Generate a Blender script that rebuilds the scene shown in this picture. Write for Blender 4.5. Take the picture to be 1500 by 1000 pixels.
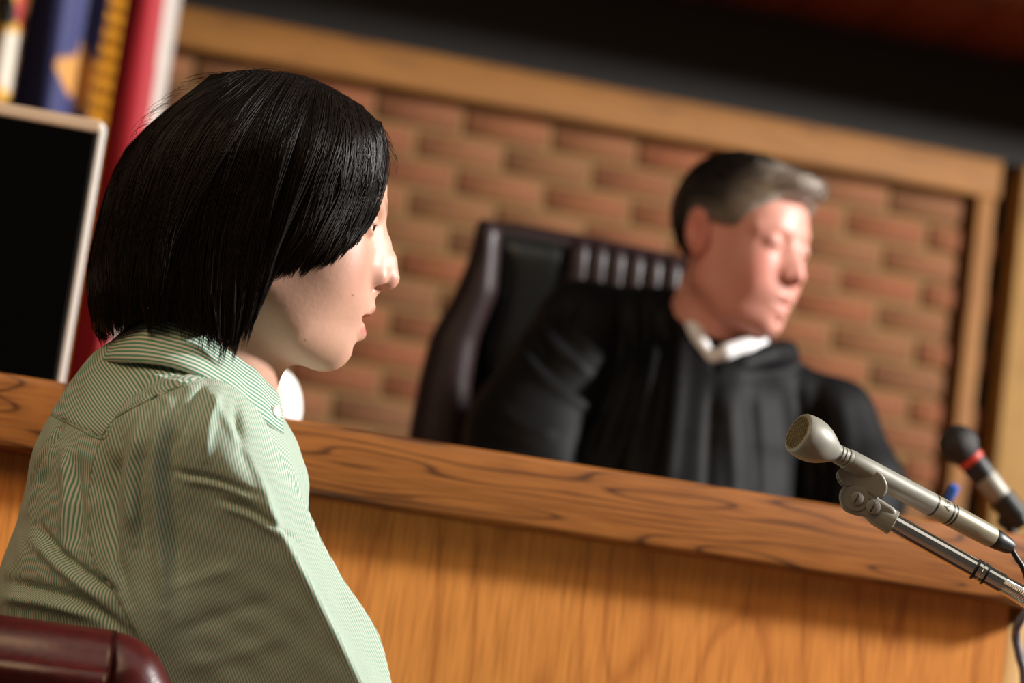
import bpy, bmesh, math, random
import numpy as np
from mathutils import Vector, Matrix

random.seed(7); rng = np.random.default_rng(7)
scene = bpy.context.scene
COL = scene.collection
for o in list(bpy.data.objects):
    bpy.data.objects.remove(o, do_unlink=True)

# ------------------------------------------------------------------ camera
LENS = 85.0
FPX = 1500 * LENS / 36.0
PSI, TH, RO = math.radians(11), math.radians(9.5), math.radians(7.7)
CAM = np.array([0.0, 0.0, 0.80])
FW = np.array([math.sin(PSI) * math.cos(TH), math.cos(PSI) * math.cos(TH), math.sin(TH)])
_R0 = np.array([math.cos(PSI), -math.sin(PSI), 0.0]); _U0 = np.cross(_R0, FW)
RT = math.cos(RO) * _R0 + math.sin(RO) * _U0
UP = -math.sin(RO) * _R0 + math.cos(RO) * _U0
cd = bpy.data.cameras.new('camera'); cam = bpy.data.objects.new('camera', cd); COL.objects.link(cam)
cam.matrix_world = Matrix(((RT[0], UP[0], -FW[0], CAM[0]), (RT[1], UP[1], -FW[1], CAM[1]),
                           (RT[2], UP[2], -FW[2], CAM[2]), (0, 0, 0, 1)))
cd.lens = LENS; cd.sensor_width = 36.0; cd.clip_start = 0.05; cd.clip_end = 60
cd.dof.use_dof = True; cd.dof.focus_distance = 1.86; cd.dof.aperture_fstop = 4.2
scene.camera = cam

# ------------------------------------------------------------------ world, lamps, exposure
w = bpy.data.worlds.new('room_glow'); scene.world = w; w.use_nodes = True
w.node_tree.nodes['Background'].inputs[0].default_value = (1.0, 0.88, 0.72, 1)
w.node_tree.nodes['Background'].inputs[1].default_value = 0.06

def area(name, loc, target, size, power, color, sizey=None):
    ld = bpy.data.lights.new(name, 'AREA'); ld.energy = power; ld.color = color; ld.size = size
    if sizey: ld.shape = 'RECTANGLE'; ld.size_y = sizey
    o = bpy.data.objects.new(name, ld); COL.objects.link(o); o.location = loc
    o.rotation_euler = (Vector(target) - Vector(loc)).to_track_quat('-Z', 'Y').to_euler()
    return o
area('assumed_daylight', (5.85, 0.80, 3.50), (0.6, 2.6, 1.25), 0.5, 880, (1.0, 0.97, 0.93), 0.6)  # assumed daylight key from the right: bare area lamp, no window built
area('warm_fill', (-1.0, 0.7, 2.35), (0.1, 1.95, 1.1), 1.0, 18, (1.0, 0.63, 0.33))  # added warm fill from the left, set close to the witness for falloff
area('overhead_fill', (0.2, 0.7, 3.0), (0.3, 1.5, 1.0), 3.0, 13, (1.0, 0.93, 0.82), 1.6)  # added overhead fill, gives the chrome and hair something to reflect
scene.view_settings.view_transform = 'Standard'; scene.view_settings.look = 'None'
scene.view_settings.gamma = 1.0; scene.view_settings.exposure = 0.0
scene.view_settings.use_curve_mapping = False

# ------------------------------------------------------------------ helpers
def ray(x, y): return FW + RT * (x - 750) / FPX - UP * (y - 500) / FPX
def P(x, y, d): return CAM + ray(x, y) * d
def hitY(x, y, Y): r = ray(x, y); return CAM + r * (Y / r[1])

class Sculpt:
    """modelling frame: u, v as seen from the camera stand point, w = depth, one unit = one pixel at depth d0"""
    def __init__(s, d0): s.d0 = d0; s.px = d0 / FPX
    def world(s, q):
        q = np.asarray(q, float); d = s.d0 + q[..., 2:3] * s.px
        return CAM + d * (FW + RT * (q[..., 0:1] - 750) / FPX - UP * (q[..., 1:2] - 500) / FPX)

def lin(c): 
    return tuple(((x / 255) / 12.92 if x / 255 <= 0.04045 else ((x / 255 + 0.055) / 1.055) ** 2.4) for x in c)

def new_mat(name):
    m = bpy.data.materials.new(name); m.use_nodes = True
    nt = m.node_tree; return m, nt, nt.nodes['Principled BSDF']
def N(nt, t, **kw):
    n = nt.nodes.new(t)
    for k, v in kw.items():
        if k.startswith('i_'):
            key = k[2:]; key = int(key) if key.isdigit() else key
            n.inputs[key].default_value = v
        else: setattr(n, k, v)
    return n
def ramp(nt, fac, stops):
    r = nt.nodes.new('ShaderNodeValToRGB')
    while len(r.color_ramp.elements) < len(stops): r.color_ramp.elements.new(0.5)
    for e, (p, c) in zip(r.color_ramp.elements, stops): e.position = p; e.color = (*c, 1)
    nt.links.new(fac, r.inputs[0]); return r
def bump(nt, h, bs, strength, dist):
    b = N(nt, 'ShaderNodeBump'); b.inputs['Strength'].default_value = strength; b.inputs['Distance'].default_value = dist
    nt.links.new(h, b.inputs['Height']); nt.links.new(b.outputs[0], bs.inputs['Normal'])

def mat_plain(name, rgb, rough=0.5, metal=0.0, spec=0.5, var=0.12, scale=40, bumpd=0.0, coat=0.0, sheen=0.0):
    m, nt, bs = new_mat(name)
    tc = N(nt, 'ShaderNodeTexCoord'); no = N(nt, 'ShaderNodeTexNoise', i_Scale=scale, i_Detail=5.0)
    nt.links.new(tc.outputs['Object'], no.inputs['Vector'])
    c = lin(rgb); lo = tuple(x * (1 - var) for x in c); hi = tuple(min(1, x * (1 + var)) for x in c)
    r = ramp(nt, no.outputs[0], [(0.3, lo), (0.7, hi)]); nt.links.new(r.outputs[0], bs.inputs['Base Color'])
    bs.inputs['Roughness'].default_value = rough; bs.inputs['Metallic'].default_value = metal
    bs.inputs['Specular IOR Level'].default_value = spec; bs.inputs['Coat Weight'].default_value = coat
    bs.inputs['Sheen Weight'].default_value = sheen
    if bumpd: bump(nt, no.outputs[0], bs, 0.6, bumpd)
    return m

def mat_wood(name, light, dark, axis='X', contrast=1.0, rough=0.38, freq=11.0, stretch=(1.1, 7.0, 9.0), coat=0.15, seed=0.0):
    """plain-sawn oak: growth-ring contours of a stretched noise, fine pores along the grain"""
    m, nt, bs = new_mat(name)
    tc = N(nt, 'ShaderNodeTexCoord'); mp = N(nt, 'ShaderNodeMapping')
    sc = stretch if axis == 'X' else (stretch[2], stretch[1], stretch[0])
    mp.inputs['Scale'].default_value = sc; mp.inputs['Location'].default_value = (seed, seed * .7, seed * 1.3)
    nt.links.new(tc.outputs['Object'], mp.inputs[0])
    n1 = N(nt, 'ShaderNodeTexNoise', i_Scale=1.0, i_Detail=2.2, i_Roughness=0.45)
    nt.links.new(mp.outputs[0], n1.inputs['Vector'])
    mu = N(nt, 'ShaderNodeMath', operation='MULTIPLY'); mu.inputs[1].default_value = freq; nt.links.new(n1.outputs[0], mu.inputs[0])
    fr = N(nt, 'ShaderNodeMath', operation='FRACT'); nt.links.new(mu.outputs[0], fr.inputs[0])
    mp2 = N(nt, 'ShaderNodeMapping'); k = 1.0
    mp2.inputs['Scale'].default_value = (14, 420, 420) if axis == 'X' else (420, 420, 14)
    nt.links.new(tc.outputs['Object'], mp2.inputs[0])
    n2 = N(nt, 'ShaderNodeTexNoise', i_Scale=1.0, i_Detail=3.0); nt.links.new(mp2.outputs[0], n2.inputs['Vector'])
    L, D = lin(light), lin(dark)
    mid = tuple(a * .8 + b * .2 for a, b in zip(L, D)); dk = tuple(a * (1 - contrast) + b * contrast for a, b in zip(mid, D))
    r1 = ramp(nt, fr.outputs[0], [(0.0, dk), (0.10, mid), (0.55, L), (0.86, mid), (1.0, dk)])
    r2 = ramp(nt, n2.outputs[0], [(0.35, (0.62, 0.56, 0.5)), (0.55, (1, 1, 1))])
    mx = N(nt, 'ShaderNodeMix', data_type='RGBA', blend_type='MULTIPLY'); mx.inputs[0].default_value = 0.8
    nt.links.new(r1.outputs[0], mx.inputs[6]); nt.links.new(r2.outputs[0], mx.inputs[7])
    nt.links.new(mx.outputs[2], bs.inputs['Base Color'])
    bs.inputs['Roughness'].default_value = rough; bs.inputs['Coat Weight'].default_value = coat; bs.inputs['Coat Roughness'].default_value = 0.25
    bump(nt, n2.outputs[0], bs, 0.25, 0.0004)
    return m

def mat_attr(name, attr, rough=0.5, spec=0.4, sss=0.0, noise=0.06, scale=300, sheen=0.0, bumpd=0.0):
    m, nt, bs = new_mat(name)
    a = N(nt, 'ShaderNodeAttribute', attribute_name=attr)
    tc = N(nt, 'ShaderNodeTexCoord'); no = N(nt, 'ShaderNodeTexNoise', i_Scale=scale, i_Detail=4.0)
    nt.links.new(tc.outputs['Object'], no.inputs['Vector'])
    r = ramp(nt, no.outputs[0], [(0.3, (1 - noise,) * 3), (0.7, (1, 1, 1))])
    mx = N(nt, 'ShaderNodeMix', data_type='RGBA', blend_type='MULTIPLY'); mx.inputs[0].default_value = 1
    nt.links.new(a.outputs['Color'], mx.inputs[6]); nt.links.new(r.outputs[0], mx.inputs[7])
    nt.links.new(mx.outputs[2], bs.inputs['Base Color'])
    bs.inputs['Roughness'].default_value = rough; bs.inputs['Specular IOR Level'].default_value = spec
    if sss:
        bs.inputs['Subsurface Weight'].default_value = sss; bs.inputs['Subsurface Radius'].default_value = (1.0, 0.4, 0.22)
        bs.inputs['Subsurface Scale'].default_value = 0.006
    bs.inputs['Sheen Weight'].default_value = sheen
    if bumpd: bump(nt, no.outputs[0], bs, 0.5, bumpd)
    return m

# ---- objects
def mesh_np(name, v, f, smooth=True):
    me = bpy.data.meshes.new(name)
    if isinstance(f, np.ndarray):
        n, k = f.shape
        me.vertices.add(len(v)); me.vertices.foreach_set('co', np.ascontiguousarray(v, dtype=np.float32).ravel())
        me.loops.add(n * k); me.loops.foreach_set('vertex_index', np.ascontiguousarray(f, dtype=np.int32).ravel())
        me.polygons.add(n); me.polygons.foreach_set('loop_start', np.arange(0, n * k, k, dtype=np.int32))
        me.update(calc_edges=True); me.validate()
    else:
        me.from_pydata([tuple(x) for x in v], [], f); me.update()
    if smooth: me.polygons.foreach_set('use_smooth', np.ones(len(me.polygons), dtype=bool))
    return me
def link(name, me, mat=None, parent=None):
    o = bpy.data.objects.new(name, me); COL.objects.link(o)
    if mat is not None:
        me.materials.clear(); me.materials.append(mat)
    if parent is not None:
        o.parent = parent
        o.matrix_parent_inverse = Matrix.LocRotScale(parent_loc(parent), parent.rotation_euler, None).inverted()
    return o
def parent_loc(p):
    l = Vector(p.location)
    return l
def empty(name, loc):
    o = bpy.data.objects.new(name, None); COL.objects.link(o); o.location = loc; o.empty_display_size = 0.1; return o
def tag(o, label=None, cat=None, group=None, kind=None):
    if label: o['label'] = label
    if cat: o['category'] = cat
    if group: o['group'] = group
    if kind: o['kind'] = kind
    return o
def attr_col(me, cols):
    a = me.color_attributes.new('Col', 'FLOAT_COLOR', 'POINT')
    c = np.ones((len(me.vertices), 4), np.float32); c[:, :3] = cols; a.data.foreach_set('color', c.ravel())
def attr_f(me, name, vals):
    a = me.attributes.new(name, 'FLOAT', 'POINT'); a.data.foreach_set('value', np.asarray(vals, np.float32))

def box_me(name, lo, hi, bev=0.0, seg=2):
    bm = bmesh.new(); bmesh.ops.create_cube(bm, size=1)
    lo, hi = Vector(lo), Vector(hi)
    for vv in bm.verts: vv.co = Vector(((lo[i] + hi[i]) / 2 + vv.co[i] * (hi[i] - lo[i])) for i in range(3))
    if bev: bmesh.ops.bevel(bm, geom=bm.edges[:], offset=bev, segments=seg, affect='EDGES', profile=0.6)
    me = bpy.data.meshes.new(name); bm.to_mesh(me); bm.free()
    if bev: me.polygons.foreach_set('use_smooth', np.ones(len(me.polygons), dtype=bool))
    return me
def box(name, lo, hi, mat, parent=None, bev=0.0, seg=2): return link(name, box_me(name, lo, hi, bev, seg), mat, parent)

def lathe_vf(prof, seg=32):
    """prof (s, r) along +Z; returns verts, faces"""
    a = np.linspace(0, 2 * math.pi, seg, endpoint=False); v = []; f = []
    for s, r in prof: v += [(r * math.cos(t), r * math.sin(t), s) for t in a]
    for i in range(len(prof) - 1):
        for j in range(seg):
            k = (j + 1) % seg; f.append((i * seg + j, i * seg + k, (i + 1) * seg + k, (i + 1) * seg + j))
    f.append(tuple(range(seg))[::-1]); f.append(tuple(range((len(prof) - 1) * seg, len(prof) * seg)))
    return np.array(v), f
def axis_frame(ax, ref=(0.1, 0.2, 1)):
    z = np.array(ax, float); z /= np.linalg.norm(z); x = np.cross(np.array(ref, float), z); x /= np.linalg.norm(x); y = np.cross(z, x)
    return np.stack([x, y, z])
def lathe(name, prof, org, ax, mat, parent=None, seg=32, autosharp=35):
    v, f = lathe_vf(prof, seg); v = np.asarray(org) + v @ axis_frame(ax)
    me = mesh_np(name, v, f); me.update()
    if autosharp: me.set_sharp_from_angle(angle=math.radians(autosharp))
    return link(name, me, mat, parent)
def spline(pts, n):
    pts = np.asarray(pts, float); m = len(pts)
    t = np.linspace(0, m - 1, n); i = np.clip(t.astype(int), 0, m - 2); u = (t - i)[:, None]
    g = lambda k: pts[np.clip(k, 0, m - 1)]
    p0, p1, p2, p3 = g(i - 1), g(i), g(i + 1), g(i + 2)
    return 0.5 * ((2 * p1) + (-p0 + p2) * u + (2 * p0 - 5 * p1 + 4 * p2 - p3) * u ** 2 + (-p0 + 3 * p1 - 3 * p2 + p3) * u ** 3)
def tubes_vf(paths, radii, sides=3, cap=False):
    """paths (n,k,3) radii (n,k) -> quads"""
    paths = np.asarray(paths, float); n, k, _ = paths.shape
    t = np.gradient(paths, axis=1); t /= np.linalg.norm(t, axis=2, keepdims=True) + 1e-12
    ref = np.tile(np.array([0.31, 0.52, 0.79]), (n, 1)); ref[np.abs((t[:, 0] * ref).sum(1)) > .9] = (1, 0, 0)
    nn = np.empty_like(t); cur = ref
    for i in range(k):
        cur = cur - (cur * t[:, i]).sum(1, keepdims=True) * t[:, i]; cur /= np.linalg.norm(cur, axis=1, keepdims=True) + 1e-12; nn[:, i] = cur
    bb = np.cross(t, nn); a = np.linspace(0, 2 * math.pi, sides, endpoint=False)
    ring = nn[:, :, None, :] * np.cos(a)[:, None] + bb[:, :, None, :] * np.sin(a)[:, None]
    v = (paths[:, :, None, :] + ring * np.asarray(radii)[:, :, None, None]).reshape(-1, 3)
    idx = np.arange(n * k * sides).reshape(n, k, sides)
    A, B = idx[:, :-1], idx[:, 1:]
    f = np.stack([A, np.roll(A, -1, 2), np.roll(B, -1, 2), B], -1).reshape(-1, 4)
    return v, f
def tube(name, pts, r, mat, parent=None, n=24, sides=12):
    p = spline(pts, n) if len(pts) > 2 else np.linspace(pts[0], pts[1], n)
    rr = np.full((1, n), r) if np.isscalar(r) else np.interp(np.linspace(0, 1, n), np.linspace(0, 1, len(r)), r)[None]
    v, f = tubes_vf(p[None], rr, sides)
    fl = [tuple(x) for x in f.tolist()] + [tuple(range(sides))[::-1], tuple(range((n - 1) * sides, n * sides))]
    return link(name, mesh_np(name, v, fl), mat, parent)

# ---- implicit sculpting
def smin(a, b, k): h = np.maximum(k - np.abs(a - b), 0) / k; return np.minimum(a, b) - h * h * k * 0.25
def smax(a, b, k): return -smin(-a, -b, k)
def ell(X, Y, Z, c, r):
    x, y, z = (X - c[0]) / r[0], (Y - c[1]) / r[1], (Z - c[2]) / r[2]
    k0 = np.sqrt(x * x + y * y + z * z) + 1e-9
    k1 = np.sqrt((x / r[0]) ** 2 + (y / r[1]) ** 2 + (z / r[2]) ** 2) + 1e-9
    return k0 * (k0 - 1) / k1
def cone(X, Y, Z, a, b, ra, rb):
    d = np.array(b, float) - np.array(a, float); L = (d * d).sum()
    x, y, z = X - a[0], Y - a[1], Z - a[2]
    t = np.clip((x * d[0] + y * d[1] + z * d[2]) / L, 0, 1)
    return np.sqrt((x - t * d[0]) ** 2 + (y - t * d[1]) ** 2 + (z - t * d[2]) ** 2) - (ra + (rb - ra) * t)
def chain(X, Y, Z, pts, k=None):
    r = None
    for a, b in zip(pts[:-1], pts[1:]):
        c = cone(X, Y, Z, a[:3], b[:3], a[3], b[3])
        r = c if r is None else (np.minimum(r, c) if k is None else smin(r, c, k))
    return r
def grid(lo, hi, h):
    ax = [np.arange(l, u + h, h, dtype=np.float32) for l, u in zip(lo, hi)]
    return ax[0][:, None, None], ax[1][None, :, None], ax[2][None, None, :]
def sparse(fn, lo, hi, h, B=4):
    """evaluate fn on a fine grid only near its surface"""
    n = [int(math.ceil((u - l) / (h * B))) for l, u in zip(lo, hi)]
    cx = [l + np.arange(k + 1) * h * B for l, k in zip(lo, n)]
    Fc = np.broadcast_to(fn(cx[0][:, None, None], cx[1][None, :, None], cx[2][None, None, :]), [k + 1 for k in n])
    cs = [Fc[i:n[0] + i, j:n[1] + j, k:n[2] + k] for i in (0, 1) for j in (0, 1) for k in (0, 1)]
    mn = np.min(np.abs(np.stack(cs)), 0); act = (mn < h * B * 1.9)
    F = np.repeat(np.repeat(np.repeat(cs[0], B, 0), B, 1), B, 2).astype(np.float32)
    far = ~np.repeat(np.repeat(np.repeat(act, B, 0), B, 1), B, 2)
    idx = np.argwhere(~far); q = idx * h + np.array(lo); F[~far] = fn(q[:, 0], q[:, 1], q[:, 2])
    return F
def surf_nets(F, lo, h, smooth=2):
    F = F.astype(np.float32); ins = F < 0; s = ins.shape
    cnt = sum(ins[i:s[0] - 1 + i, j:s[1] - 1 + j, k:s[2] - 1 + k].astype(np.int8) for i in (0, 1) for j in (0, 1) for k in (0, 1))
    ci = np.argwhere((cnt > 0) & (cnt < 8)); M = len(ci)
    idm = np.full(cnt.shape, -1, np.int32); idm[tuple(ci.T)] = np.arange(M)
    corners = [(i, j, k) for i in (0, 1) for j in (0, 1) for k in (0, 1)]
    val = {c: F[ci[:, 0] + c[0], ci[:, 1] + c[1], ci[:, 2] + c[2]] for c in corners}
    acc = np.zeros((M, 3)); num = np.zeros(M)
    for c in corners:
        for ax in range(3):
            if c[ax] == 0:
                e = list(c); e[ax] = 1; e = tuple(e); a, b = val[c], val[e]; m = (a < 0) != (b < 0)
                t = np.where(m, a / np.where(m, a - b, 1), 0); p = np.tile(np.array(c, float), (M, 1)); p[:, ax] = t
                acc[m] += p[m]; num[m] += 1
    v = (ci + acc / num[:, None]) * h + np.array(lo)
    fs = []
    for ax in range(3):
        a = [slice(None)] * 3; b = [slice(None)] * 3; a[ax] = slice(0, -1); b[ax] = slice(1, None)
        A, B = ins[tuple(a)], ins[tuple(b)]; e = np.argwhere(A != B)
        o1, o2 = [(1, 2), (2, 0), (0, 1)][ax]
        e = e[(e[:, o1] > 0) & (e[:, o2] > 0) & (e[:, o1] < s[o1] - 1) & (e[:, o2] < s[o2] - 1)]
        q = []
        for d1, d2 in ((-1, -1), (0, -1), (0, 0), (-1, 0)):
            x = e.copy(); x[:, o1] += d1; x[:, o2] += d2; q.append(idm[tuple(x.T)])
        q = np.stack(q, 1); fl = ~A[tuple(e.T)]
        q[fl] = q[fl][:, ::-1]; fs.append(q)
    f = np.concatenate(fs); f = f[(f >= 0).all(1)]
    e = np.concatenate([f[:, [0, 1]], f[:, [1, 2]], f[:, [2, 3]], f[:, [3, 0]]])
    for _ in range(smooth):
        sm = np.zeros_like(v); ct = np.zeros(M)
        for d in range(3):
            sm[:, d] = np.bincount(e[:, 0], v[e[:, 1], d], M) + np.bincount(e[:, 1], v[e[:, 0], d], M)
        ct = np.bincount(e[:, 0], minlength=M) + np.bincount(e[:, 1], minlength=M)
        v = v * 0.45 + 0.55 * sm / np.maximum(ct, 1)[:, None]
    return v, f
def vnormals(v, f):
    n = np.cross(v[f[:, 2]] - v[f[:, 0]], v[f[:, 3]] - v[f[:, 1]]); r = np.zeros_like(v)
    for k in range(4):
        for d in range(3): r[:, d] += np.bincount(f[:, k], n[:, d], len(v))
    return r / (np.linalg.norm(r, axis=1, keepdims=True) + 1e-12)
def poly_dist(U, V, pts, closed=True):
    """distance to polyline; with closed, signed (negative inside)"""
    pts = np.asarray(pts, float); D = np.full(np.broadcast(U, V).shape, 1e9); ins = np.zeros(D.shape, bool)
    nxt = np.roll(pts, -1, 0) if closed else pts[1:]
    for a, b in zip(pts if closed else pts[:-1], nxt):
        d = b - a; t = np.clip(((U - a[0]) * d[0] + (V - a[1]) * d[1]) / (d @ d + 1e-9), 0, 1)
        D = np.minimum(D, np.hypot(U - a[0] - t * d[0], V - a[1] - t * d[1]))
        if closed:
            cr = ((a[1] > V) != (b[1] > V)) & (U < (b[0] - a[0]) * (V - a[1]) / (b[1] - a[1] + 1e-12) + a[0]); ins ^= cr
    return np.where(ins, -D, D) if closed else D
def wav(p, seed, scale, n=14, stretch=(1, 1, 1)):
    r = np.random.default_rng(seed); q = p * np.array(stretch) / scale; o = np.zeros(len(p))
    for _ in range(n):
        k = r.normal(size=3); k *= r.uniform(.5, 1.6) * 2.2 / np.linalg.norm(k); o += np.sin(q @ k + r.uniform(0, 6.28))
    return o / math.sqrt(n)
def folds(v, n, fl, near=True):
    """raise or sink the cloth along drawn fold lines; (points, height, width)"""
    k = np.clip(-n[:, 2] * 3, 0, 1) if near else 1.0
    dd = np.zeros(len(v))
    for pts, amp, wd in fl:
        p = spline(pts, 14) if len(pts) > 2 else np.asarray(pts, float)
        d = poly_dist(v[:, 0], v[:, 1], p, False)
        seg = np.linalg.norm(np.diff(p, axis=0), axis=1).sum()
        e = np.minimum(np.hypot(v[:, 0] - p[0][0], v[:, 1] - p[0][1]), np.hypot(v[:, 0] - p[-1][0], v[:, 1] - p[-1][1]))
        dd += amp * np.exp(-(d / wd) ** 2) * np.clip(e / (seg * .25) + .25, 0, 1)
    return v + n * (dd * k)[:, None]

# ------------------------------------------------------------------ materials
M_brick, nt, bs = new_mat('brick_clay')
oi = N(nt, 'ShaderNodeObjectInfo'); tc = N(nt, 'ShaderNodeTexCoord'); no = N(nt, 'ShaderNodeTexNoise', i_Scale=30.0, i_Detail=6.0)
nt.links.new(tc.outputs['Object'], no.inputs['Vector'])
r1 = ramp(nt, oi.outputs['Random'], [(0.0, lin((120, 72, 40))), (0.3, lin((132, 74, 40))), (0.55, lin((120, 78, 42))), (0.8, lin((132, 82, 48))), (1.0, lin((112, 72, 40)))])
r2 = ramp(nt, no.outputs[0], [(0.25, (0.72, 0.7, 0.68)), (0.7, (1.05, 1.05, 1.05))])
mx = N(nt, 'ShaderNodeMix', data_type='RGBA', blend_type='MULTIPLY'); mx.inputs[0].default_value = 1
nt.links.new(r1.outputs[0], mx.inputs[6]); nt.links.new(r2.outputs[0], mx.inputs[7]); nt.links.new(mx.outputs[2], bs.inputs['Base Color'])
bs.inputs['Roughness'].default_value = 0.85; bump(nt, no.outputs[0], bs, 0.5, 0.003)
M_mortar = mat_plain('mortar', (128, 98, 58), 0.9, bumpd=0.002, scale=60)
M_trim = mat_wood('oak_trim', (148, 96, 27), (108, 64, 15), contrast=0.5, freq=7, rough=0.7, coat=0.0)
M_trimv = mat_wood('oak_trim_upright', (146, 96, 34), (120, 74, 26), axis='Z', contrast=0.5, freq=7, rough=0.7, coat=0.0)
M_sidepanel = mat_wood('pale_oak_panel', (164, 124, 62), (138, 98, 44), axis='Z', contrast=0.4, freq=6, rough=0.7, coat=0.0)
M_fascia = mat_wood('oak_counter_edge', (160, 99, 44), (66, 33, 11), contrast=0.9, freq=21, stretch=(1.9, 5, 15), rough=0.36, seed=3.1)
M_front = mat_wood('oak_front_panel', (228, 148, 68), (176, 100, 38), axis='Z', contrast=0.6, freq=12, stretch=(1.1, 4, 5.5), rough=0.42, seed=1.7)
M_black = mat_plain('black_bulkhead', (27, 24, 21), 0.75)
M_ceil = mat_wood('red_stained_plank', (150, 66, 32), (90, 36, 18), contrast=0.6, freq=6)
M_floor = mat_plain('brown_carpet', (86, 62, 46), 0.95, bumpd=0.002, scale=200)
M_gap = mat_plain('dark_gap', (16, 14, 12), 0.8)
M_darkleather = mat_plain('dark_oxblood_leather', (34, 13, 15), 0.48, bumpd=0.0006, scale=160, var=0.25)
M_blackleather = mat_plain('black_leather', (24, 26, 25), 0.32, bumpd=0.0006, scale=160, var=0.2)
M_redleather = mat_plain('oxblood_leather', (66, 12, 11), 0.34, bumpd=0.0005, scale=140, var=0.2)
M_robe = mat_plain('black_robe_cloth', (9, 8.5, 10.5), 0.65, spec=0.16, var=0.1, scale=300)
M_white = mat_plain('white_cotton', (228, 228, 230), 0.8, var=0.03)
M_whitegloss = mat_plain('white_plastic', (236, 236, 230), 0.35, var=0.02)
M_micgrey = mat_plain('satin_grey_metal', (136, 134, 124), 0.48, metal=0.12, var=0.06, scale=90)
M_micbeige = mat_plain('satin_beige_metal', (138, 131, 111), 0.42, metal=0.3, var=0.06, scale=90)
M_chrome = mat_plain('chrome', (225, 222, 216), 0.12, metal=1.0, var=0.02)
M_dark = mat_plain('black_rubber', (22, 22, 22), 0.45)
M_grille = mat_plain('dark_grille_mesh', (104, 94, 66), 0.4, metal=0.7)
M_grilleblack = mat_plain('black_wire_grille', (40, 38, 38), 0.5, metal=0.3, bumpd=0.003, scale=500)
M_redring = mat_plain('red_ring', (190, 60, 44), 0.4)
M_blue = mat_plain('blue_plastic', (36, 104, 205), 0.3)
M_pale = mat_plain('pale_grey_casing', (232, 229, 224), 0.45, var=0.03)
M_screen = mat_plain('dark_screen', (6, 5, 5), 0.95, spec=0.0)
M_brass = mat_plain('brass', (176, 136, 62), 0.25, metal=1.0)
M_skin = mat_attr('skin', 'Col', 0.48, 0.4, sss=0.08, noise=0.05, scale=240, bumpd=0.0003)
M_hair = mat_attr('black_hair', 'Col', 0.46, 0.22, noise=0.2, scale=200)
M_hairgrey = mat_attr('greying_hair', 'Col', 0.5, 0.4, noise=0.25, scale=300)
M_eye = mat_plain('eye_white', (225, 220, 212), 0.15, var=0.02)
M_iris = mat_plain('dark_iris', (40, 26, 18), 0.1)
M_flag = mat_attr('flag_cloth', 'Col', 0.6, 0.3, noise=0.1, sheen=0.2)
M_trouser = mat_plain('dark_trousers', (44, 44, 54), 0.85)

# green and white pinstripe cotton: stripes follow each panel's own cloth direction ("stripe" attribute)
M_shirt, nt, bs = new_mat('green_white_pinstripe')
a = N(nt, 'ShaderNodeAttribute', attribute_name='stripe')
fr = N(nt, 'ShaderNodeMath', operation='FRACT'); nt.links.new(a.outputs['Fac'], fr.inputs[0])
G, W = lin((90, 140, 116)), lin((196, 196, 184))
r = ramp(nt, fr.outputs[0], [(0.0, G), (0.36, G), (0.50, W), (0.86, W), (1.0, G)])
nt.links.new(r.outputs[0], bs.inputs['Base Color']); bs.inputs['Roughness'].default_value = 0.82
bs.inputs['Specular IOR Level'].default_value = 0.25; bs.inputs['Sheen Weight'].default_value = 0.1
tc = N(nt, 'ShaderNodeTexCoord'); no = N(nt, 'ShaderNodeTexNoise', i_Scale=900.0); nt.links.new(tc.outputs['Object'], no.inputs['Vector']); bump(nt, no.outputs[0], bs, 0.3, 0.0003)

# ------------------------------------------------------------------ the setting
YW = 5.2; ZT0, ZT1 = 2.203, 2.294
XV0, XV1 = 2.055, 2.105
floor = tag(box('floor', (-3, -1.5, -0.05), (3.4, 5.4, 0), M_floor), kind='structure')
dais = tag(box('trim_1', (-3, 2.36, 0.0), (3.4, 5.2, 0.30), M_floor), kind='structure')
wall = tag(box('wall_back', (-2.4, YW + 0.0095, 0), (XV0, YW + 0.2, ZT0), M_mortar), kind='structure')
# bricks, running bond, proud of the mortar
bm_ = [box_me('brick', (0, 0.005 - 0.001 * k, 0), (0.192, 0.03, 0.057), 0.004, 1) for k in range(3)]
for m in bm_: m.materials.append(M_brick)
z = ZT0 - 0.0685; row = 0
while z > 1.10:
    x = XV0 - 0.2 + (0.1015 if row % 2 else 0.0)
    while x > -1.35:
        b = bpy.data.objects.new('brick', bm_[(row * 7 + int(x * 50)) % 3]); COL.objects.link(b)
        b.location = (x, YW + random.uniform(-.0015, .0015), z); b.parent = wall
        b.matrix_parent_inverse = Matrix.Identity(4)
        x -= 0.203
    if row % 2:
        h = link('brick', box_me('brick', (0, 0, 0), (0.091, 0.03, 0.057), 0.004, 1), M_brick, wall); h.location = (XV0 - 0.0955, YW, z)
    z -= 0.0685; row += 1
tag(box('trim_2', (-2.4, YW - 0.035, ZT0), (XV1, YW + 0.1, ZT1), M_trim, bev=0.004), kind='structure')
tag(box('trim_3', (XV0, YW - 0.030, 0.3), (XV1 - 0.008, YW + 0.1, ZT0), M_trimv, bev=0.004), kind='structure')
tag(box('wall_upper', (-2.4, YW - 0.02, ZT1), (3.4, YW + 0.2, 2.545), M_black), kind='structure')
tag(box('trim_4', (XV1 - 0.008, YW + 0.03, 0.3), (2.155, YW + 0.2, ZT1), M_gap), kind='structure')
tag(box('wall_right', (2.155, YW - 0.05, 0.3), (3.4, YW + 0.2, ZT1), M_sidepanel, bev=0.004), kind='structure')
ceil = tag(box('ceiling', (-2.4, 4.32, 2.56), (3.4, YW + 0.2, 2.62), M_gap), kind='structure')
pm = box_me('plank', (0, 0, 0), (0.186, 0.86, 0.02), 0.003, 1); pm.materials.append(M_ceil)
x = -2.3
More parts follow.
